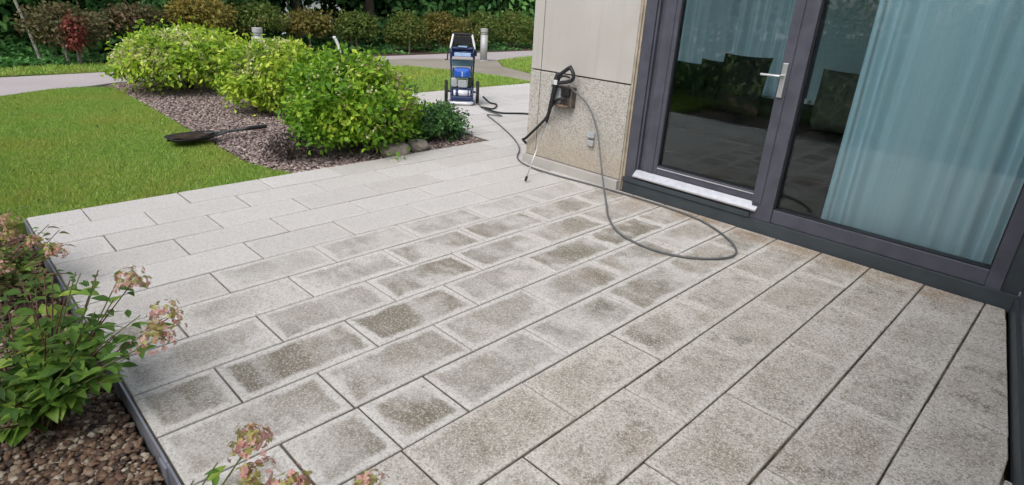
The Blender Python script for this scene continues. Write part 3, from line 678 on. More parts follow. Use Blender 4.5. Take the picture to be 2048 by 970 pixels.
def cushion(x, y, z, w, h, tilt, label, mat='cushion', rz=0, name='cushion', group='dark cushions along the sofa back'):
    bm = bmesh.new(); bmesh.ops.create_grid(bm, x_segments=10, y_segments=10, size=.5)
    top = [v for v in bm.verts]; mb = MB(); vs = []; fs = []
    n = 11
    for s in (1, -1):
        for j in range(n):
            for i in range(n):
                u, v = i / (n - 1) * 2 - 1, j / (n - 1) * 2 - 1
                pin = 1 - .05 * (1 - u * u) * 0 - .04 * (1 - abs(u) ** 2) * abs(v) - 0
                b = (1 - u ** 4) * (1 - v ** 4)
                vs.append((u * w / 2 * (1 - .05 * (1 - v * v)), s * (.003 + .075 * b), v * h / 2 * (1 - .05 * (1 - u * u)) + h / 2))
    for s in (0, 1):
        for j in range(n - 1):
            for i in range(n - 1):
                a = s * n * n + j * n + i; q = (a, a + 1, a + n + 1, a + n); fs.append(q if s else q[::-1])
    bm.free()
    per = [i for i in range(n)] + [(j + 1) * n - 1 for j in range(1, n)] + [n * n - 1 - i for i in range(1, n)] + [n * (n - 1 - j) for j in range(1, n - 1)]
    for a, b in zip(per, per[1:] + per[:1]): fs.append((a, b, b + n * n, a + n * n))
    o = mb.add(vs, fs).obj(name, M[mat], smooth=True); o.location = (x, y, z); o.rotation_euler = (R(tilt), 0, R(rz))
    tag(o, label, 'cushion', group)
cushion(-3.02, 5.45, .55, .40, .42, -10, 'leftmost dark cushion leaning on the sofa back')
cushion(-2.80, 5.53, .55, .40, .46, -12, 'middle dark cushion on sofa, partly behind the right one')
cushion(-2.50, 5.45, .56, .46, .53, -10, 'tallest dark cushion at the right end of sofa back')
ac = tag(empty('armchair', (-1.50, 5.45, .10)), 'dark armchair beside the curtain, seen through the fixed pane', 'armchair')
lpart(MB().box(-.38, .38, -.36, .36, .08, .42, bev=.04), 'seat', M['sofa'], ac)
lpart(MB().box(-.38, .38, .20, .40, .421, .85, bev=.06), 'backrest', M['sofa'], ac)
for s in (-1, 1): lpart(MB().box(s * .38 - .06, s * .38 + .06, -.36, .19, .421, .60, bev=.04), 'armrest', M['sofa'], ac)
for sx in (-.3, .3):
    for sy in (-.3, .3): lpart(MB().box(sx - .025, sx + .025, sy - .025, sy + .025, 0, .08), 'leg', M['black'], ac)
cushion(-1.62, 5.50, .53, .44, .52, -14, 'pale patterned cushion standing on the armchair', 'pattern', 4, 'patterned_cushion', None)

# ------------------------------------------------------------------ pressure washer
pw = tag(empty('pressure_washer', (-6.6, 5.57, 0.002), R(50)), 'blue and black wheeled pressure washer standing on the walkway', 'pressure washer')
for s in (-1, 1):
    w = lpart(MB().lathe([(.10, -.022), (.148, -.022), (.155, -.012), (.155, .012), (.148, .022), (.10, .022)], 28, axis='x', c=(s * .222, .02, .165)), 'wheel', M['rubber'], pw, True)
    lpart(MB().lathe([(.02, -.026), (.085, -.024), (.1005, -.018), (.1005, .018), (.085, .024), (.02, .026)], 20, axis='x', c=(s * .222, .02, .165)), 'rim', M['silver'], w)
    lpart(MB().tube(curve([(s * .15, -.13, .045), (s * .155, .0, .22), (s * .155, .05, .42), (s * .165, .08, .62), (s * .168, .10, .74)], 5), .012, 8), 'frame_tube', M['navy'], pw, True)
    lpart(MB().tube(curve([(s * .168, .10, .742), (s * .160, .115, .80), (s * .138, .13, .90), (s * .128, .135, .935)], 5), .015, 8), 'handle_tube', M['white'], pw, True)
lpart(MB().tube([(-.2, .02, .165), (.2, .02, .165)], .014), 'axle', M['black'], pw)
lpart(MB().tube([(-.13, .135, .937), (.13, .135, .937)], .017, 10), 'handle_grip', M['black'], pw)
lpart(MB().box(-.125, .125, .125, .145, .80, .915, bev=.006), 'handle_panel', M['black'], pw)
lpart(MB().tube(curve([(-.165, .0, .035), (-.15, -.12, .033), (-.10, -.165, .033), (.10, -.165, .033), (.15, -.12, .033), (.165, .0, .035)], 6), .02, 8), 'base_bar', M['silver'], pw, True)
lpart(MB().box(-.15, .15, -.13, .10, .055, .125, bev=.02), 'base_housing', M['navy'], pw)
pm = lpart(MB().lathe([(.03, -.12), (.042, -.115), (.042, .115), (.03, .12)], 18, axis='x', c=(0, -.10, .165)), 'pump_cylinder', M['silver'], pw, True)
lpart(MB().lathe([(.046, -.02), (.046, .02)], 18, axis='x', c=(-.07, -.10, .165)).lathe([(.046, -.008), (.046, .008)], 18, axis='x', c=(.09, -.10, .165)), 'pump_clamp', M['navy'], pm)
lpart(MB().box(-.14, .14, -.055, .11, .126, .235, bev=.02), 'motor_housing', M['navy'], pw)
lpart(MB().box(-.055, .075, -.09, .06, .236, .345, bev=.015), 'motor_block', M['grey_plastic'], pw)
lpart(MB().box(-.155, -.065, -.085, .03, .24, .365, bev=.02), 'detergent_tank', M['grey_plastic'], pw)
lpart(MB().box(.085, .15, -.05, .08, .236, .36, bev=.02), 'hose_coupling', M['black'], pw)
hb = lpart(MB().box(-.115, .115, -.10, .07, .366, .50, bev=.035).box(-.075, .075, -.115, -.02, .38, .47, bev=.02), 'motor_cover', M['blue'], pw)
lpart(MB().box(-.008, .008, -.119, -.1155, .39, .46), 'cover_rib', M['lightblue'], hb)
lpart(MB().box(.118, .137, -.06, .05, .37, .54, bev=.008), 'cover_bracket', M['navy'], pw); lpart(MB().box(-.137, -.118, -.06, .05, .37, .50, bev=.008), 'cover_bracket', M['navy'], pw)
lpart(MB().box(-.15, .15, .065, .085, .51, .60, bev=.006), 'back_panel', plain('sea_green_panel', (.12, .22, .24), .4), pw)
rl = lpart(MB().lathe([(.03, -.165), (.085, -.16), (.085, -.145), (.055, -.14), (.055, .14), (.085, .145), (.085, .16), (.03, .165)], 22, axis='x', c=(0, .02, .70)), 'hose_reel', M['navy'], pw, True)
lpart(MB().box(-.115, .115, -.072, -.04, .655, .705, bev=.006), 'reel_label', M['lightblue'], rl)
lpart(MB().box(-.14, .14, -.06, .10, .745, .775, bev=.012).box(-.07, .07, -.07, .0, .7755, .80, bev=.008), 'reel_hood', M['navy'], pw)
lpart(MB().box(-.06, .06, -.078, -.07, .778, .796, bev=.002), 'hood_label', M['lightblue'], pw)
lpart(MB().tube([(-.165, .02, .70), (-.205, .02, .70), (-.21, .0, .60), (-.245, .0, .60)], .011, 8), 'reel_crank', M['black'], pw)
lpart(MB().box(.166, .20, .0, .05, .66, .74, bev=.01), 'lance_holder', M['black'], pw)

# ------------------------------------------------------------------ hoses and spray gun
gun_hose = curve([(-6.45, 5.72, .10), (-6.38, 5.70, .02), (-6.0, 5.50, .011), (-5.60, 5.42, .011), (-5.75, 5.30, .011), (-5.49, 5.15, .011), (-5.0, 4.88, .011), (-4.54, 4.60, .011), (-4.20, 4.34, .011), (-3.95, 4.06, .011), (-3.70, 3.935, .011), (-3.35, 3.915, .011), (-2.87, 3.965, .011),
                  (-2.38, 3.985, .011), (-1.93, 3.94, .011), (-1.60, 3.76, .011), (-1.43, 3.56, .011), (-1.45, 3.38, .011), (-1.62, 3.21, .011), (-1.84, 3.155, .011), (-2.10, 3.21, .011), (-2.33, 3.39, .012), (-2.50, 3.58, .03), (-2.68, 3.76, .12),
                  (-2.84, 3.90, .28), (-2.95, 3.975, .45), (-3.04, 4.0, .585), (-3.12, 4.01, .665), (-3.20, 4.01, .718), (-3.27, 3.985, .765), (-3.30, 3.955, .80)], 10)
tag(MB().tube(gun_hose, .0075, 10).obj('pressure_hose', M['hose'], smooth=True), 'long thin grey hose looping over the slabs up to the spray gun', 'hose')
cord = curve([(-6.47, 5.86, .10), (-6.40, 5.93, .02), (-6.25, 5.93, .012), (-6.03, 5.66, .012), (-6.20, 5.60, .012), (-6.05, 5.56, .012), (-5.74, 5.55, .012), (-5.49, 5.84, .012), (-5.0, 5.75, .012), (-4.3, 5.0, .014), (-3.98, 4.3, .10), (-3.885, 4.06, .20), (-3.80, 4.01, .245),
              (-3.66, 4.025, .385), (-3.57, 4.02, .48), (-3.51, 3.99, .565), (-3.44, 3.965, .64), (-3.37, 3.955, .675), (-3.34, 3.965, .672)], 10)
tag(MB().tube(cord, .0125, 10).obj('power_cord', M['cord'], smooth=True), 'thick black cord running from washer around wall corner to box', 'cord')
tip = Vector((-3.335, 3.54, .018)); neck = Vector((-3.492, 3.935, .455)); 
gn = tag(empty('spray_gun', (-3.33, 3.53, 0)), 'black trigger spray gun with steel lance leaning on the wall', 'spray gun')
def gpart(mb, name, mat, smooth=True):
    o = mb.obj(name, M[mat], None, smooth); o.parent = gn; o.matrix_parent_inverse = Matrix.Translation((3.33, -3.53, 0)); return o
top = Vector((-3.415, 3.955, .885))
gpart(MB().tube([neck, neck.lerp(top, .3), neck.lerp(top, .62), neck.lerp(top, .9), top], [.013, .018, .022, .028, .022], 12), 'barrel', 'black')
gpart(MB().tube([tip.lerp(neck, .06), neck], .0055, 8), 'lance', 'chrome')
gpart(MB().tube([tip, tip.lerp(neck, .035), tip.lerp(neck, .075)], [.008, .013, .010], 10), 'nozzle', 'black')
y_ = 3.94
gpart(MB().tube(curve([(-3.405, y_, .862), (-3.34, y_, .908), (-3.282, y_, .944), (-3.255, y_, .925), (-3.235, y_, .888), (-3.245, y_, .85), (-3.29, y_, .830), (-3.34, y_, .818), (-3.40, y_, .806)], 6), [.016] * 49, 10), 'handle_loop', 'black')
gpart(MB().tube(curve([(-3.40, y_ + .002, .845), (-3.35, y_, .868), (-3.31, y_, .872), (-3.275, y_, .865)], 5), .009, 8), 'trigger', 'black')
gpart(MB().box(-3.432, -3.396, 3.918, 3.932, .79, .83, bev=.003), 'collar', 'silver', False)
gpart(MB().tube([(-3.283, y_, .935), (-3.272, y_, .962)], .012, 8), 'end_cap', 'black')

# ------------------------------------------------------------------ shovel with soil
sv = tag(empty('shovel', (-6.15, 1.75, 0), R(99)), 'black shovel heaped with dark soil lying on the lawn', 'shovel')
vs = []; fs = []
n = 14
for ring, (sc, z) in enumerate([(0, .022), (.55, .020), (.85, .032), (1.0, .055), (1.03, .052), (.88, .018), (.5, .006), (0, .006)]):
    for k in range(n):
        a = 2 * math.pi * k / n; sx = .235 * math.copysign(abs(math.cos(a)) ** .6, math.cos(a)); sy = .155 * math.copysign(abs(math.sin(a)) ** .6, math.sin(a))
        if sx > 0: sy *= 1 - .45 * (sx / .235) ** 2
        vs.append((sx * sc, sy * sc, z))
for r_ in range(7):
    for k in range(n): k2 = (k + 1) % n; fs.append((r_ * n + k, r_ * n + k2, (r_ + 1) * n + k2, (r_ + 1) * n + k))
lpart(MB().add(vs, fs), 'blade', M['black'], sv, True).location = (.06, 0, .02)
lpart(MB().tube(curve([(.18, 0, .055), (.30, 0, .06), (.55, .01, .055), (.62, .01, .055)], 4), [.030, .026, .022] + [.015] * 10, 10), 'shaft', M['bollard_dark'], sv, True)
lpart(MB().tube([(.60, .01, .055), (.66, .012, .055), (.84, .018, .05), (.86, .018, .05)], [.018, .022, .022, .016], 10), 'grip', M['black'], sv, True)
lpart(MB().tube([(.20, -.10, .055), (.33, -.055, .058), (.40, -.01, .058)], [.010, .012, .012], 8), 'side_brace', M['bollard_dark'], sv, True)
bm = bmesh.new(); bmesh.ops.create_icosphere(bm, subdivisions=4, radius=1)
for v in bm.verts:
    p = v.co.copy(); q = 1 + .16 * math.sin(p.x * 7 + 1) * math.cos(p.y * 6) + .10 * math.sin(p.x * 17 + p.y * 13) + .06 * math.sin(p.y * 29 + p.z * 23)
    v.co = Vector((p.x * .205 * q, p.y * .13 * q, max(p.z, -.1) * .034 * q))
tag(MB().bm(bm).obj('soil_heap', M['dirt'], smooth=True), 'small heap of dark soil and leaves on the shovel', 'soil').location = (-6.16, 1.80, .052)
bpy.data.objects['soil_heap'].rotation_euler = (0, 0, R(99))

# ------------------------------------------------------------------ rocks
def rock(x, y, sx, sy, sz, seed, label, rz):
    rs = random.Random(seed); bm = bmesh.new(); bmesh.ops.create_icosphere(bm, subdivisions=4, radius=1)
    pl = [(Vector((rs.uniform(-1, 1), rs.uniform(-1, 1), rs.uniform(-.4, 1))).normalized(), rs.uniform(.72, .9)) for _ in range(11)]
    pl.append((Vector((.1, 0, 1)).normalized(), .50))
    for v in bm.verts:
        c = v.co
        for nn, d in pl:
            e = c.dot(nn) - d
            if e > 0: c -= nn * e * .92
        c += c.normalized() * .025 * math.sin(c.x * 11 + c.y * 7 + c.z * 13)
        v.co = Vector((c.x * sx, c.y * sy, c.z * sz))
    o = MB().bm(bm).obj('boulder', M['rock'], smooth=True); o.location = (x, y, sz * .35); o.rotation_euler = (0, 0, rz)
    tag(o, label, 'rock', 'boulders at the edge of the planting bed')
rock(-4.765, 3.19, .13, .17, .105, 3, 'larger grey boulder in bed, nearer to the patio', .3)
rock(-4.83, 3.50, .12, .13, .085, 8, 'smaller grey boulder behind the larger one beside bush', 1.1)

# ------------------------------------------------------------------ pebbles and chips (nobody could count them)
def pebbles(name, pts, size, mat, z, label, flat=.62, tri=1, rs=RS):
    bm = bmesh.new(); bmesh.ops.create_icosphere(bm, subdivisions=tri, radius=1)
    bv = np.array([v.co[:] for v in bm.verts]); bf = np.array([[v.index for v in f.verts] for f in bm.faces]); bm.free()
    n = len(pts); sc = size * rs.uniform(.55, 1.35, (n, 1)) * np.stack([rs.uniform(.8, 1.3, n), rs.uniform(.7, 1.1, n), rs.uniform(flat * .7, flat * 1.3, n)], 1)
    V = bv[None] * (1 + .18 * rs.randn(n, len(bv), 1)) * sc[:, None]
    a = rs.uniform(0, 6.28, n); b = rs.uniform(-.5, .5, n)
    ca, sa, cb, sb_ = np.cos(a)[:, None], np.sin(a)[:, None], np.cos(b)[:, None], np.sin(b)[:, None]
    x, y, zz = V[..., 0], V[..., 1], V[..., 2]; y, zz = y * cb - zz * sb_, y * sb_ + zz * cb; x, y = x * ca - y * sa, x * sa + y * ca
    V = np.stack([x + pts[:, 0:1], y + pts[:, 1:2], zz + z + rs.uniform(0, size * .9, n)[:, None]], -1).reshape(-1, 3)
    F = (np.arange(n)[:, None, None] * len(bv) + bf[None]).reshape(-1, 3)
    o = link(name, npmesh(name, V, F, mat, smooth=(tri > 1))); return tag(o, label, 'gravel', kind='stuff')
n = 10500
pp = np.stack([RS.uniform(-3.3, -1.35, n), RS.uniform(-.62, .285, n)], 1)
p2 = np.stack([RS.uniform(-4.62, -3.2, 4200), RS.uniform(-.9, .285, 4200)], 1)
p3 = np.stack([RS.uniform(-1.4, .3, 900), RS.uniform(-.5, .285, 900)], 1)
pebbles('pebbles', pp, .0115, M['pebble'], -.094, 'rounded brown and cream pebbles filling bed beside the patio', tri=2)
pebbles('pebbles', np.vstack([p2, p3]), .0125, M['pebble'], -.094, 'brown pebbles under the browning hydrangea at far left', tri=1)
def inpoly(P, poly):
    x, y = P[:, 0], P[:, 1]; c = np.zeros(len(P), bool); j = len(poly) - 1
    for i in range(len(poly)):
        (xi, yi), (xj, yj) = poly[i], poly[j]
        hit = ((yi > y) != (yj > y)) & (x < (xj - xi) * (y - yi) / (yj - yi + 1e-12) + xi); c ^= hit; j = i
    return c
cp = np.stack([RS.uniform(-10.4, -4.66, 38000), RS.uniform(1.98, 5.0, 38000)], 1)
cp = cp[inpoly(cp, [(-4.66, 2.2), (-4.66, 4.32), (-5.2, 4.37), (-6.2, 4.58), (-7.7, 5.05), (-10.45, 5.05), (-10.4, 2.2), (-10.2, 1.97), (-8.3, 2.03), (-6.4, 1.99), (-5.3, 1.97), (-4.95, 2.05), (-4.76, 2.13)])]
pebbles('bed_chips', cp, .0155, M['chip'], -.028, 'pinkish brown stone chips covering bed under the bushes', flat=.4, tri=1)

# ------------------------------------------------------------------ grass
def grass(name, poly, n, h, w, label, box, clear=None):
    P = np.stack([RS.uniform(box[0], box[1], n), RS.uniform(box[2], box[3], n)], 1); P = P[inpoly(P, poly)]; n = len(P)
    a = RS.uniform(0, 6.28, n); hh = h * RS.uniform(.5, 1.25, n); d = np.stack([np.cos(a), np.sin(a)], 1)
    ln = RS.randn(n, 2) * .45 * hh[:, None]; ww = w * RS.uniform(.7, 1.3, n)[:, None]
    z0 = np.full((n, 1), -.021)
    A = np.hstack([P - d * ww, z0]); B = np.hstack([P + d * ww, z0]); T = np.hstack([P + ln, z0 + hh[:, None]])
    o = link(name, npmesh(name, np.stack([A, B, T], 1).reshape(-1, 3), np.arange(3 * n).reshape(-1, 3), M['blade'])); return tag(o, label, 'grass', kind='stuff')
NEAR = [(-4.68, .1), (-4.68, 2.14), (-4.76, 2.10), (-4.95, 2.02), (-5.3, 1.94), (-6.4, 1.96), (-8.3, 2.0), (-10.0, 2.0), (-10.16, 1.55), (-10.1, 1.3), (-9.75, .75), (-9.1, -.2), (-8.6, -1.5), (-4.68, -1.5)]
grass('lawn_grass', NEAR, 250000, .029, .0034, 'short mown green lawn grass between path and patio', (-10.2, -4.66, -1.5, 2.1))
grass('far_lawn_grass', [(-7.76, 5.32), (-7.74, 8.32), (-8.76, 8.3), (-9.85, 7.9), (-10.68, 7.53), (-10.8, 6.0), (-10.7, 5.32)], 26000, .045, .008, 'mown grass patch behind the pressure washer', (-10.9, -7.7, 5.3, 8.4))
grass('corner_lawn_grass', [(-7.85, 9.0), (-7.85, 14), (-11.4, 14), (-11.4, 11.9), (-10.95, 10.4), (-9.9, 9.6)], 26000, .05, .009, 'mown grass wedge beside the bollard near the wall', (-11.5, -7.8, 9, 14))
grass('verge_grass', [(-11.70, -2), (-11.72, 2.5), (-11.82, 5.0), (-12.2, 6.4), (-12.8, 6.5), (-12.85, 3), (-12.55, 1.2), (-12.55, -2)], 22000, .055, .010, 'grass verge between far path and trees', (-12.9, -11.7, -2, 14))

fl = np.random.RandomState(5); P = np.stack([fl.uniform(-9.5, -4.8, 60), fl.uniform(-.5, 2.0, 60)], 1); P = P[inpoly(P, NEAR)]
C = np.column_stack([P, np.full(len(P), .012)]); Lf = fl.uniform(.025, .05, len(P))
V, F = leaves(C, fl.randn(len(P), 3) * [1, 1, .1], unit(fl.randn(len(P), 3) * .3 + [0, 0, 1]), Lf, Lf * .6)
tag(link('fallen_leaves', npmesh('fallen_leaves', V, F, M['leaf_dry'])), 'small pale fallen leaves scattered over the lawn', 'leaves', kind='stuff')
# ------------------------------------------------------------------ bushes in the bed
def stems(n, spread, h, r, rs, z0=-.02):
    mb = MB()
    for i in range(n):
        a = rs.uniform(0, 6.28); d = rs.uniform(.2, 1); x, y = math.cos(a) * d * spread, math.sin(a) * d * spread
        mb.tube(curve([(x * .12, y * .12, z0), (x * .45, y * .45, h * .35), (x * .85, y * .85, h * .7), (x * 1.1, y * 1.1, h * .95)], 3), [r * (1 - .07 * k) for k in range(10)], 5)
    return mb
def bush(name, x, y, R3, zc, label, ncl, per, size, mat, seed, flowers=None, cat='bush', group=None, clr=.07, nst=22, low=-.55, rough=.52, stem='bark'):
    rs = np.random.RandomState(seed); e = tag(empty(name, (x, y, 0)), label, cat, group)
    V, F = clump_foliage(ncl, per, R3, size, clr, rs, low=low, rough=rough, up=.6, inner=.38)
    V[:, 2] = np.maximum(V[:, 2] + zc, .0 + .015 * rs.rand(len(V)))
    o = link('foliage', npmesh('foliage', V, F, M[mat]), e); o['kind'] = 'stuff'
    ns = 46; dd = unit(rs.randn(ns, 3) + np.array([0, 0, .55])); dd = dd[dd[:, 2] > .0]; ns = len(dd); kk = 9
    tt = np.tile(np.linspace(.8, 1.28, kk), ns); sc_ = np.repeat(rs.uniform(.82, 1.0, ns), kk)
    C = np.repeat(dd, kk, 0) * np.array(R3) * (tt * sc_)[:, None] + rs.randn(ns * kk, 3) * .012; C[:, 2] += zc
    Ls = size * rs.uniform(.6, 1.1, ns * kk)
    V, F = leaves(C, unit(np.repeat(dd, kk, 0) + rs.randn(ns * kk, 3) * .9), unit(rs.randn(ns * kk, 3) * .5 + [0, 0, 1]), Ls, Ls * .55)
    link('shoots', npmesh('shoots', V, F, M[mat]), e)['kind'] = 'stuff'
    lpart(stems(nst, R3[0] * .8, zc + R3[2] * .6, .008, random.Random(seed)), 'stems', M[stem], e)
    for (fm, nf, per_f, fs_, dirv, conc) in (flowers or []):
        d = unit(rs.randn(nf * 6, 3) + np.array(dirv) * conc); d = d[d[:, 2] > -.35][:nf]
        cc = d * np.array(R3) * rs.uniform(.93, 1.10, (len(d), 1)); m = len(cc) * per_f
        C = np.repeat(cc, per_f, 0) + rs.randn(m, 3) * .028; C[:, 2] = np.maximum(C[:, 2] + zc, .03)
        L = fs_ * rs.uniform(.6, 1.3, m)
        V, F = leaves(C, rs.randn(m, 3), unit(rs.randn(m, 3) * .6 + [0, 0, 1]), L, L * .8)
        o = link('blossom', npmesh('blossom', V, F, M[fm]), e); o['kind'] = 'stuff'
    return e
bush('flowering_bush', -9.50, 2.88, (.72, .84, .38), .36, 'wide green bush topped with cream blossom, farthest from the patio', 380, 30, .070, 'leaf_lime', 21,
     [('leaf_cream', 520, 10, .046, (.3, -.8, .9), 1.5)], group='bushes in the bed', clr=.10)
bush('flowering_bush', -7.36, 3.24, (.46, .50, .40), .38, 'middle bush of the bed, lime green with a pale blossom fringe', 340, 30, .064, 'leaf_lime', 22,
     [('leaf_cream', 300, 9, .040, (-.1, -.7, .9), 1.1)], group='bushes in the bed', clr=.075)
bush('flowering_bush', -5.22, 3.00, (.52, .55, .44), .38, 'large dense lime green bush nearest to patio, above the boulders', 440, 30, .060, 'leaf_mid', 23,
     [('leaf_cream', 110, 8, .032, (.5, .5, .5), .8), ('leaf_peach', 110, 9, .034, (.1, 1.0, .35), 2.0)], group='bushes in the bed', clr=.075)
bush('yew_bush', -5.20, 3.92, (.34, .36, .19), .14, 'low dark green yew beside the pointed end of bed', 170, 40, .040, 'leaf_yew', 24, None, 'shrub', clr=.045, low=-.6, rough=.45)
bush('dry_shrub', -5.16, 2.33, (.17, .22, .13), .09, 'low dark purplish twiggy plant in front of largest bush', 40, 22, .03, 'leaf_twig', 25, None, 'plant', clr=.035, nst=14)
bush('juniper_mat', -8.0, 5.25, (.34, .45, .12), .05, 'low dark evergreen mat at the edge of walkway behind bushes', 90, 26, .05, 'leaf_yew', 26, None, 'shrub', clr=.05)

# ------------------------------------------------------------------ bollards, white marker
def bollard(x, y, label):
    e = tag(empty('bollard', (x, y, 0)), label, 'bollard', 'grey bollards along the far path')
    lpart(MB().lathe([(.11, -.01), (.11, .012), (.09, .014)], 20), 'base_plate', M['bollard'], e)
    lpart(MB().lathe([(.085, .0145), (.085, .58)], 24), 'post', M['bollard'], e, True)
    lpart(MB().lathe([(.072, .581), (.072, .64)], 24), 'lamp_ring', M['grey_plastic'], e, True)
    lpart(MB().lathe([(.088, .641), (.088, .715), (.08, .722)], 24), 'cap', M['bollard'], e)
bollard(-10.93, 9.88, 'grey cylindrical bollard standing right of the pressure washer')
bollard(-11.0, 4.55, 'grey bollard half hidden behind middle of the bushes')
mk = tag(empty('marker_stake', (-12.9, 7.15, -.14)), 'short leaning white stake among the shrubs', 'stake')
lpart(MB().tube(curve([(0, .06, -.05), (0, .04, .25), (-.01, -.01, .42), (-.02, -.06, .52)], 4), [.035] * 13, 8), 'stake', M['white'], mk, True)
lpart(MB().lathe([(.038, -.02), (.04, 0), (.03, .02)], 10, c=(-.02, -.06, .53)), 'stake_cap', M['white'], mk)

# ------------------------------------------------------------------ ornamental shrubs along the verge
def standard(x, y, R3, zc, mat, seed, label, trunks=2, trunk_mat='bark_tan', n=150, size=.075, name='ornamental_tree', group='small round trees along the verge'):
    rs = np.random.RandomState(seed); e = tag(empty(name, (x, y, -.12 if x < -12.85 else 0)), label, 'tree', group)
    V, F = clump_foliage(n, 22, R3, size, .09, rs, low=-.75, rough=.35)
    V[:, 2] += zc; o = link('crown', npmesh('crown', V, F, M[mat]), e); o['kind'] = 'stuff'
    rr = random.Random(seed)
    for k in range(trunks):
        a = rr.uniform(-.1, .1); b = rr.uniform(-.12, .12)
        lpart(MB().tube(curve([(a, b, -.05), (a * 1.3 + rr.uniform(-.03, .03), b * 1.4, zc * .5), (a * 1.9, b * 2, zc * .95), (a * 2.6, b * 2.6, zc + R3[2] * .5)], 4), [.028 - .0012 * i for i in range(13)], 8), 'trunk', M[trunk_mat], e, True)
    return e
specs = [(-13.0, 2.08, (.40, .48, .34), .62, 'leaf_rust', 'rusty tree with thin bare trunks at left of the verge'),
         (-13.4, 3.25, (.36, .44, .24), .74, 'leaf_rust', 'dull red brown round tree behind the leftmost bush'),
         (-13.3, 4.35, (.42, .54, .36), .84, 'leaf_bright_gold', 'golden orange round tree rising above farthest bush'),
         (-13.5, 5.60, (.40, .50, .30), .74, 'leaf_olive', 'olive green round tree above the half hidden bollard'),
         (-13.4, 6.72, (.36, .46, .32), .64, 'leaf_gold', 'yellowish olive round tree left of the white stake'),
         (-13.4, 7.98, (.36, .46, .38), .62, 'leaf_olive', 'olive brown round tree right of the white stake'),
         (-13.4, 9.45, (.38, .52, .42), .56, 'leaf_olive', 'olive round tree just left of the pressure washer'),
         (-13.5, 10.6, (.38, .54, .46), .58, 'leaf_gold', 'bronze round tree directly above the pressure washer'),
         (-13.5, 11.9, (.40, .58, .48), .58, 'leaf_olive', 'green round tree behind the right bollard'),
         (-13.6, 13.5, (.42, .66, .46), .58, 'leaf_olive', 'dark olive round tree nearest to the house wall')]
for i, (x, y, R3, zc, m_, lb) in enumerate(specs): standard(x, y, (R3[0], R3[1], R3[2] * (.78 if i < 6 else .95)), zc + (.10 if i < 6 else .03), m_, 40 + i, lb, trunks=3 if i == 0 else 1 + i % 2, trunk_mat='bark_pale' if i == 0 else 'bark_tan')
rs = np.random.RandomState(77)
e = tag(empty('red_shrub', (-12.55, 2.12, -.05)), 'narrow dark red shrub hanging around the trunks of rusty tree', 'shrub')
V, F = clump_foliage(40, 18, (.12, .13, .24), .06, .06, rs, low=-1); V[:, 2] += .56
o = link('foliage', npmesh('foliage', V, F, M['leaf_red']), e); o['kind'] = 'stuff'
lpart(MB().tube([(0, 0, -.05), (0, .01, .3), (0, 0, .62)], [.015, .012, .006], 6), 'stem', M['bark'], e)
bt = tag(empty('birch_tree', (-13.45, 1.72, -.12)), 'slender pale birch leaning at far left of the verge', 'tree')
lpart(MB().tube(curve([(0, 0, -.1), (-.02, -.05, .4), (-.05, -.14, .95), (-.1, -.3, 1.9), (-.1, -.5, 3.2), (0, -.6, 4.6)], 5), [.034 - .001 * i for i in range(26)], 8), 'trunk', M['bark_pale'], bt, True)
V, F = clump_foliage(160, 18, (.9, .9, 1.5), .09, .16, rs, low=-1); V += np.array([-.05, -.5, 3.2])
o = link('crown', npmesh('crown', V, F, M['leaf_forest_pale']), bt); o['kind'] = 'stuff'

hg = tag(empty('added_hedge', (-2.0, -2.5, -.05)), 'long dense green shrub row added out of view to darken the pane reflections', 'added_hedge')  # added out of view so the panes mirror dark green up to the horizon
hr = np.random.RandomState(91); V, F = clump_foliage(1500, 18, (9.5, .75, 1.25), .13, .16, hr, low=-1, rough=.12, inner=.3); V[:, 2] += 1.15
o = link('foliage', npmesh('foliage', V, F, M['leaf_forest']), hg); o['kind'] = 'stuff'
hm = MB()
for i in range(21): hm.tube([(-8.6 + i * .83, .05 * (i % 3), -.1), (-8.55 + i * .83, 0, .7), (-8.5 + i * .83, .1, 1.5)], [.03, .025, .01], 6)
lpart(hm, 'stems', M['bark'], hg)['kind'] = 'stuff'
# ferns / ground cover along the wood's edge
def ground_cover(name, box, n, h, mat, label, size, seed):
    rs = np.random.RandomState(seed); P = np.stack([rs.uniform(box[0], box[1], n), rs.uniform(box[2], box[3], n)], 1)
    hh = h * (.35 + .65 * rs.rand(n)) * (.6 + .4 * np.sin(P[:, 1] * 3.1) * np.sin(P[:, 0] * 2.3 + 1))
    z = np.array([terrain_z(a, 0) for a in P[:, 0]]) + hh
    C = np.column_stack([P, z]); L = size * rs.uniform(.6, 1.4, n)
    V, F = leaves(C, rs.randn(n, 3) * [1, 1, .4], unit(rs.randn(n, 3) * .5 + [0, 0, 1]), L, L * .45)
    return tag(link(name, npmesh(name, V, F, M[mat])), label, 'ground cover', kind='stuff')
ground_cover('ferns', (-15.5, -12.65, -2.5, 1.9), 9000, .42, 'leaf_fern', 'bright green ferns at the foot of wood on the left', .13, 61)
ground_cover('undergrowth', (-15.5, -12.95, 1.9, 15.5), 12000, .22, 'leaf_forest', 'dark low undergrowth beneath the round trees', .13, 62)
ground_cover('slope_undergrowth', (-24, -14.6, -6, 26), 26000, .9, 'leaf_forest', 'dark undergrowth on the slope behind the round trees', .24, 63)

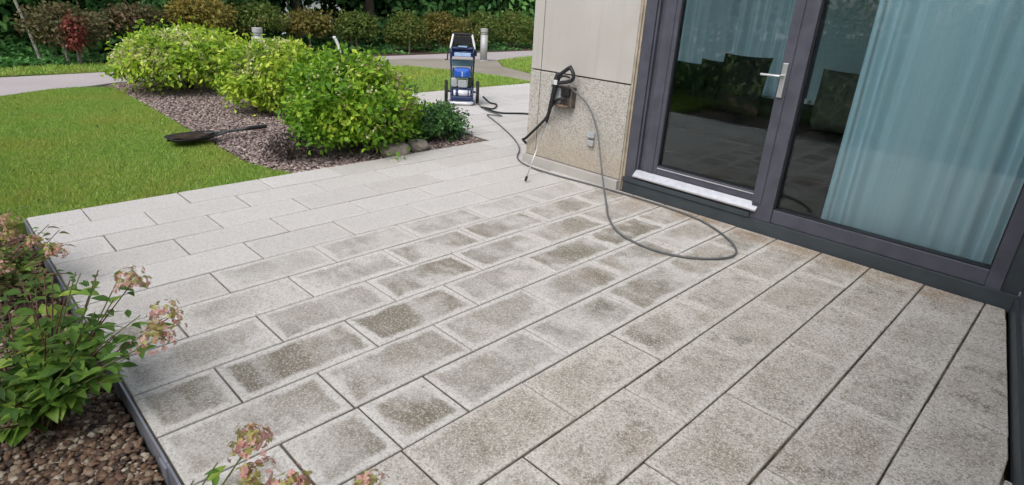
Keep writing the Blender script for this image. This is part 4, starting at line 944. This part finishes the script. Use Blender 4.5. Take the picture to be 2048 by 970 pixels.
# ------------------------------------------------------------------ the wood beyond
def tree_meshes(seed, mat, R3, n, size, clr):
    rs = np.random.RandomState(seed); V, F = clump_foliage(n, 20, R3, size, clr, rs, low=-1, rough=.4, up=.4, inner=.35)
    return npmesh('crown', V, F, M[mat])
CR = [tree_meshes(101, 'leaf_forest', (1.7, 1.7, 2.6), 330, .24, .30), tree_meshes(102, 'leaf_forest', (2.1, 2.0, 2.3), 360, .26, .34), tree_meshes(103, 'leaf_forest_pale', (1.6, 1.7, 2.5), 300, .22, .30)]
def trunk_mesh(seed):
    rr = random.Random(seed); mb = MB(); sw = rr.uniform(-.3, .3)
    mb.tube(curve([(0, 0, -.4), (sw * .2, .05, 1.2), (sw * .6, .1, 2.6), (sw, .1, 4.4), (sw * 1.2, 0, 6.2)], 4), [.15 - .007 * i for i in range(17)], 9)
    for k in range(7):
        a = rr.uniform(0, 6.28); z = rr.uniform(1.4, 4.6); l = rr.uniform(.8, 1.6); x0 = sw * z / 4.6
        mb.tube(curve([(x0, .08, z), (x0 + math.cos(a) * l * .5, math.sin(a) * l * .5, z + .25), (x0 + math.cos(a) * l, math.sin(a) * l, z + .7)], 3), [.05, .045, .04, .034, .028, .022, .012], 6)
    return mb.mesh('trunk', M['bark'], True)
TR = [trunk_mesh(i) for i in range(3)]
rr = random.Random(5); forest = []
kinds = ['tall dark green tree', 'broad dense dark tree', 'paler green tree']
rowname = ['in the front row', 'in the second row', 'deep in the wood']
fronts = [('the leaning birch', 1.72 / 13.45)] + [(lb, y / -x) for (x, y, R3, zc, m_, lb) in specs]
def front_of(x, y):
    b = y / -x
    if b < .02: return 'beyond the ferns at far left'
    if b > 1.08: return 'behind the house wall'
    lb = min(fronts, key=lambda f: abs(f[1] - b))[0]
    return 'behind ' + (lb if lb.startswith('the ') else 'the ' + lb.split(' tree')[0].split(' round')[0] + ' tree' + (' left of stake' if 'left of the white' in lb else ' by stake' if 'white stake' in lb else ' by washer' if 'just left' in lb else ' above washer' if 'directly' in lb else ''))
def in_gap(x, y):
    """keep the sight line to the lake open"""
    b = math.degrees(math.atan2(y, -x)); return 26.3 < b < 28.6 or 17.6 < b < 18.4
pos = []
for ring, (x0, sp, y0, y1) in enumerate([(-15.9, 1.75, -2.5, 20), (-18.6, 2.1, -4, 25), (-22.5, 2.6, -6, 30)]):
    y = y0 + ring * .6
    while y < y1:
        x = x0 + rr.uniform(-.8, .8); yy = y + rr.uniform(-.5, .5)
        if not in_gap(x, yy): pos.append((x, yy, ring))
        y += sp
used = set()
for (x, y, ring) in pos:
    k = rr.choice([0, 0, 1, 1, 2]); s = rr.uniform(.8, 1.15) * (1 + .12 * ring); z = terrain_z(x, y)
    lab = kinds[k] + ' ' + rowname[ring] + ' ' + front_of(x, y)
    if lab in used: continue      # two alike that nothing tells apart: one is enough here
    used.add(lab)
    e = tag(empty('forest_tree', (x, y, z), rr.uniform(0, 6.28)), kinds[k] + ' ' + rowname[ring] + ' ' + front_of(x, y), 'tree', 'trees of the wood'); e.scale = (s, s, s)
    lift = rr.uniform(1.7, 2.7) if ring < 2 else rr.uniform(2.2, 3.2)
    b = math.degrees(math.atan2(y, -x))
    if 20.5 < b < 33: lift += rr.uniform(1.0, 2.4)
    c = link('crown', CR[k], e, (0, 0, lift)); c['kind'] = 'stuff'
    link('trunk', TR[rr.randrange(3)], e)

# ------------------------------------------------------------------ foreground hydrangeas
def leaf_mesh(name, L, W, bend, cup, mat):
    """serrated pointed leaf with a midrib fold, 2 x 6 strips"""
    vs = []; fs = []; n = 6
    prof = [0.0, .62, .95, 1.0, .80, .42, 0.0]
    for i in range(n + 1):
        t = i / n; z = -bend * L * t * t; w = prof[i] * W / 2 * (1 + (.05 if i % 2 else -.03))
        vs += [(t * L, 0, z - cup * 0), (t * L + .004, w, z + cup * w), (t * L + .004, -w, z + cup * w)]
    for i in range(n):
        a, b = i * 3, (i + 1) * 3
        fs += [(a, b, b + 1, a + 1), (a + 2, b + 2, b, a)]
    me = MB().add(vs, fs).mesh(name, mat, True); return me
LM = [leaf_mesh('leaf', 1.0, .46, .30, .40, M['leaf_hyd']), leaf_mesh('leaf', 1.0, .50, .45, .25, M['leaf_hyd']), leaf_mesh('leaf', 1.0, .40, .15, .5, M['leaf_hyd'])]
LD = [leaf_mesh('leaf', 1.0, .5, .45, .5, M['leaf_dry'])]
def floret_cluster(seed, R_, pink):
    rs = np.random.RandomState(seed); n = 90
    d = unit(rs.randn(n, 3)); d[:, 2] = np.abs(d[:, 2]) * 1.2 - .35; c = d * np.array([R_, R_, R_ * 1.15]) * rs.uniform(.5, 1.25, (n, 1))
    Vs = []; Fs = []; mi = []
    for i in range(n):
        nn = unit(d[i] + rs.randn(3) * .35); a = unit(np.cross(nn, [0.3, .2, 1])); b = np.cross(nn, a)
        lim = (c[i, 2] > R_ * .12 and rs.rand() > pink) or rs.rand() < .25
        pr = .0088 * rs.uniform(.8, 1.2)
        for k in range(4):
            an = k * math.pi / 2 + rs.rand() * .3; u = a * math.cos(an) + b * math.sin(an); w = -a * math.sin(an) + b * math.cos(an)
            o = len(Vs); p = c[i]
            Vs += [p, p + u * pr * .6 + w * pr * .48 + nn * pr * .2, p + u * pr * 1.1, p + u * pr * .6 - w * pr * .48 + nn * pr * .2]; Fs.append((o, o + 1, o + 2, o + 3)); mi.append(0 if lim else 1)
    me = npmesh('flower_head', np.array(Vs), np.array(Fs), [M['floret_lime'], M['floret_pink']], mi); return me
def orient(d, up=Vector((0, 0, 1)), roll=0.0):
    d = d.normalized(); s = up.cross(d)
    if s.length < 1e-3: s = Vector((0, 1, 0))
    s.normalize(); n = d.cross(s); m = Matrix((d, s, n)).transposed(); return (m @ Matrix.Rotation(roll, 3, 'X')).to_euler()
def hydrangea(name, base, tips, label, seed, lsize=.075, meshes=LM, heads=(), per=9, stem='stem_red', head_r=.042, pink=.45, group=None, start=.25):
    rr = random.Random(seed); e = tag(empty(name, base), label, 'shrub', group); B = Vector(base); todo = []
    for i, t in enumerate(tips):
        T = Vector(t) - B; mid = T * .5 + Vector((rr.uniform(-.03, .03), rr.uniform(-.03, .03), .05 * T.length + .02))
        b0 = Vector((rr.uniform(-.04, .04), rr.uniform(-.04, .04), -.02))
        pts = curve([b0, b0.lerp(mid, .5) + Vector((0, 0, .03)), mid, T], 6)
        lpart(MB().tube(pts, [.0048 - .00016 * k for k in range(len(pts))], 6), 'stem', M[stem if i % 3 else 'stem_green'], e, True)
        for k in range(per):
            f = start + (1 - start) * (k + .5) / per; p = pts[min(len(pts) - 1, int(f * (len(pts) - 1)))]
            tang = (pts[-1] - pts[0]).normalized(); base_a = (k % 2) * math.pi / 2
            for s in (0, math.pi):
                if rr.random() < .12: continue
                a = base_a + s + rr.uniform(-.5, .5); side = Vector((math.cos(a), math.sin(a), 0))
                d = (side + tang * .35 + Vector((0, 0, rr.uniform(-.25, .3)))).normalized()
                L = lsize * rr.uniform(.65, 1.2) * (.75 + .35 * math.sin(f * 3.0))
                q = p + d * rr.uniform(.01, .03)
                todo.append((q, orient(d, roll=rr.uniform(-.5, .5)), L, rr.choice(meshes)))
        if i in heads:
            h = link('flower_head', floret_cluster(seed * 10 + i, head_r * rr.uniform(.85, 1.15), pink), e, T, (rr.uniform(-.6, .6), rr.uniform(-.6, .6), rr.uniform(0, 6)))
            h['kind'] = 'stuff'
    todo.sort(key=lambda a: (a[0] + B - Vector((0, 0, H))).length / a[2])
    for q, ro, L, me in todo[:298]: link('leaf', me, e, q, ro, (L, L, L))
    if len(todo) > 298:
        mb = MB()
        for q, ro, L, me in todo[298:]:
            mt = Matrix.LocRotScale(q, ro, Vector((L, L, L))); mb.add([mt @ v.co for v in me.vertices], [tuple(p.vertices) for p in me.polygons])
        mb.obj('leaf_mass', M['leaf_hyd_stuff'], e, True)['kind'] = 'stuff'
    return e
hydrangea('hydrangea', (-2.40, .06, -.08), [(-2.46, .26, .47), (-2.21, .38, .485), (-1.985, .42, .43), (-1.95, .36, .385), (-2.50, .12, .42), (-2.66, .06, .36), (-2.24, .26, .40), (-2.28, .12, .36), (-2.22, -.02, .16), (-2.13, .17, .31), (-2.4, -.12, .24), (-2.6, -.05, .26), (-2.75, .1, .2), (-2.35, .2, .43), (-2.55, .2, .44), (-2.3, .05, .3), (-2.5, .02, .33), (-2.42, -.06, .12), (-2.18, .1, .2), (-2.1, .28, .36), (-2.62, .18, .42), (-2.7, -.02, .42), (-2.78, .16, .34), (-2.3, .33, .40), (-2.05, .3, .30), (-2.55, -.15, .15), (-2.3, -.1, .05), (-2.08, .36, .42), (-2.15, .22, .42), (-2.05, .22, .24), (-2.35, .3, .47), (-2.85, .12, .36), (-2.8, 0, .3), (-2.7, .3, .36), (-2.55, .34, .42), (-2.9, .28, .26), (-2.4, .38, .44)],
          'leafy green hydrangea with pink and lime flower heads over the pebbles', 3, .072, LM, heads=(1, 2, 3), per=11, head_r=.052, pink=.6)
hydrangea('hydrangea', (-3.72, .06, -.08), [(-3.73, .17, .22), (-3.51, .24, .23), (-3.45, .10, .15), (-3.40, .22, .18), (-3.76, .18, .28), (-3.62, .10, .25), (-3.58, .2, .16), (-3.85, .1, .22), (-3.3, .27, .14), (-3.42, .3, .2), (-3.6, .27, .27), (-3.25, .15, .1), (-3.9, .2, .3), (-3.35, .08, .22), (-3.2, .3, .17), (-3.45, .36, .22), (-3.62, .36, .24), (-3.1, .22, .14), (-3.8, .34, .22)],
          'browning hydrangea with faded flower heads at far left edge', 4, .058, LD + LD + LM[:1], heads=(0, 1, 2, 4, 9), per=10, head_r=.045, pink=.5)
hydrangea('hydrangea', (-1.36, .06, -.08), [(-1.235, .385, .43), (-1.16, .36, .385), (-1.09, .42, .37), (-.99, .56, .335), (-1.26, .31, .395), (-1.2, .3, .32), (-1.3, .26, .34)],
          'hydrangea flower heads and leaves poking in at the bottom edge', 6, .06, LM, heads=(0, 1, 2, 3), per=4, head_r=.046, pink=.55, stem='stem_green', start=.55)

bpy.context.view_layer.update()
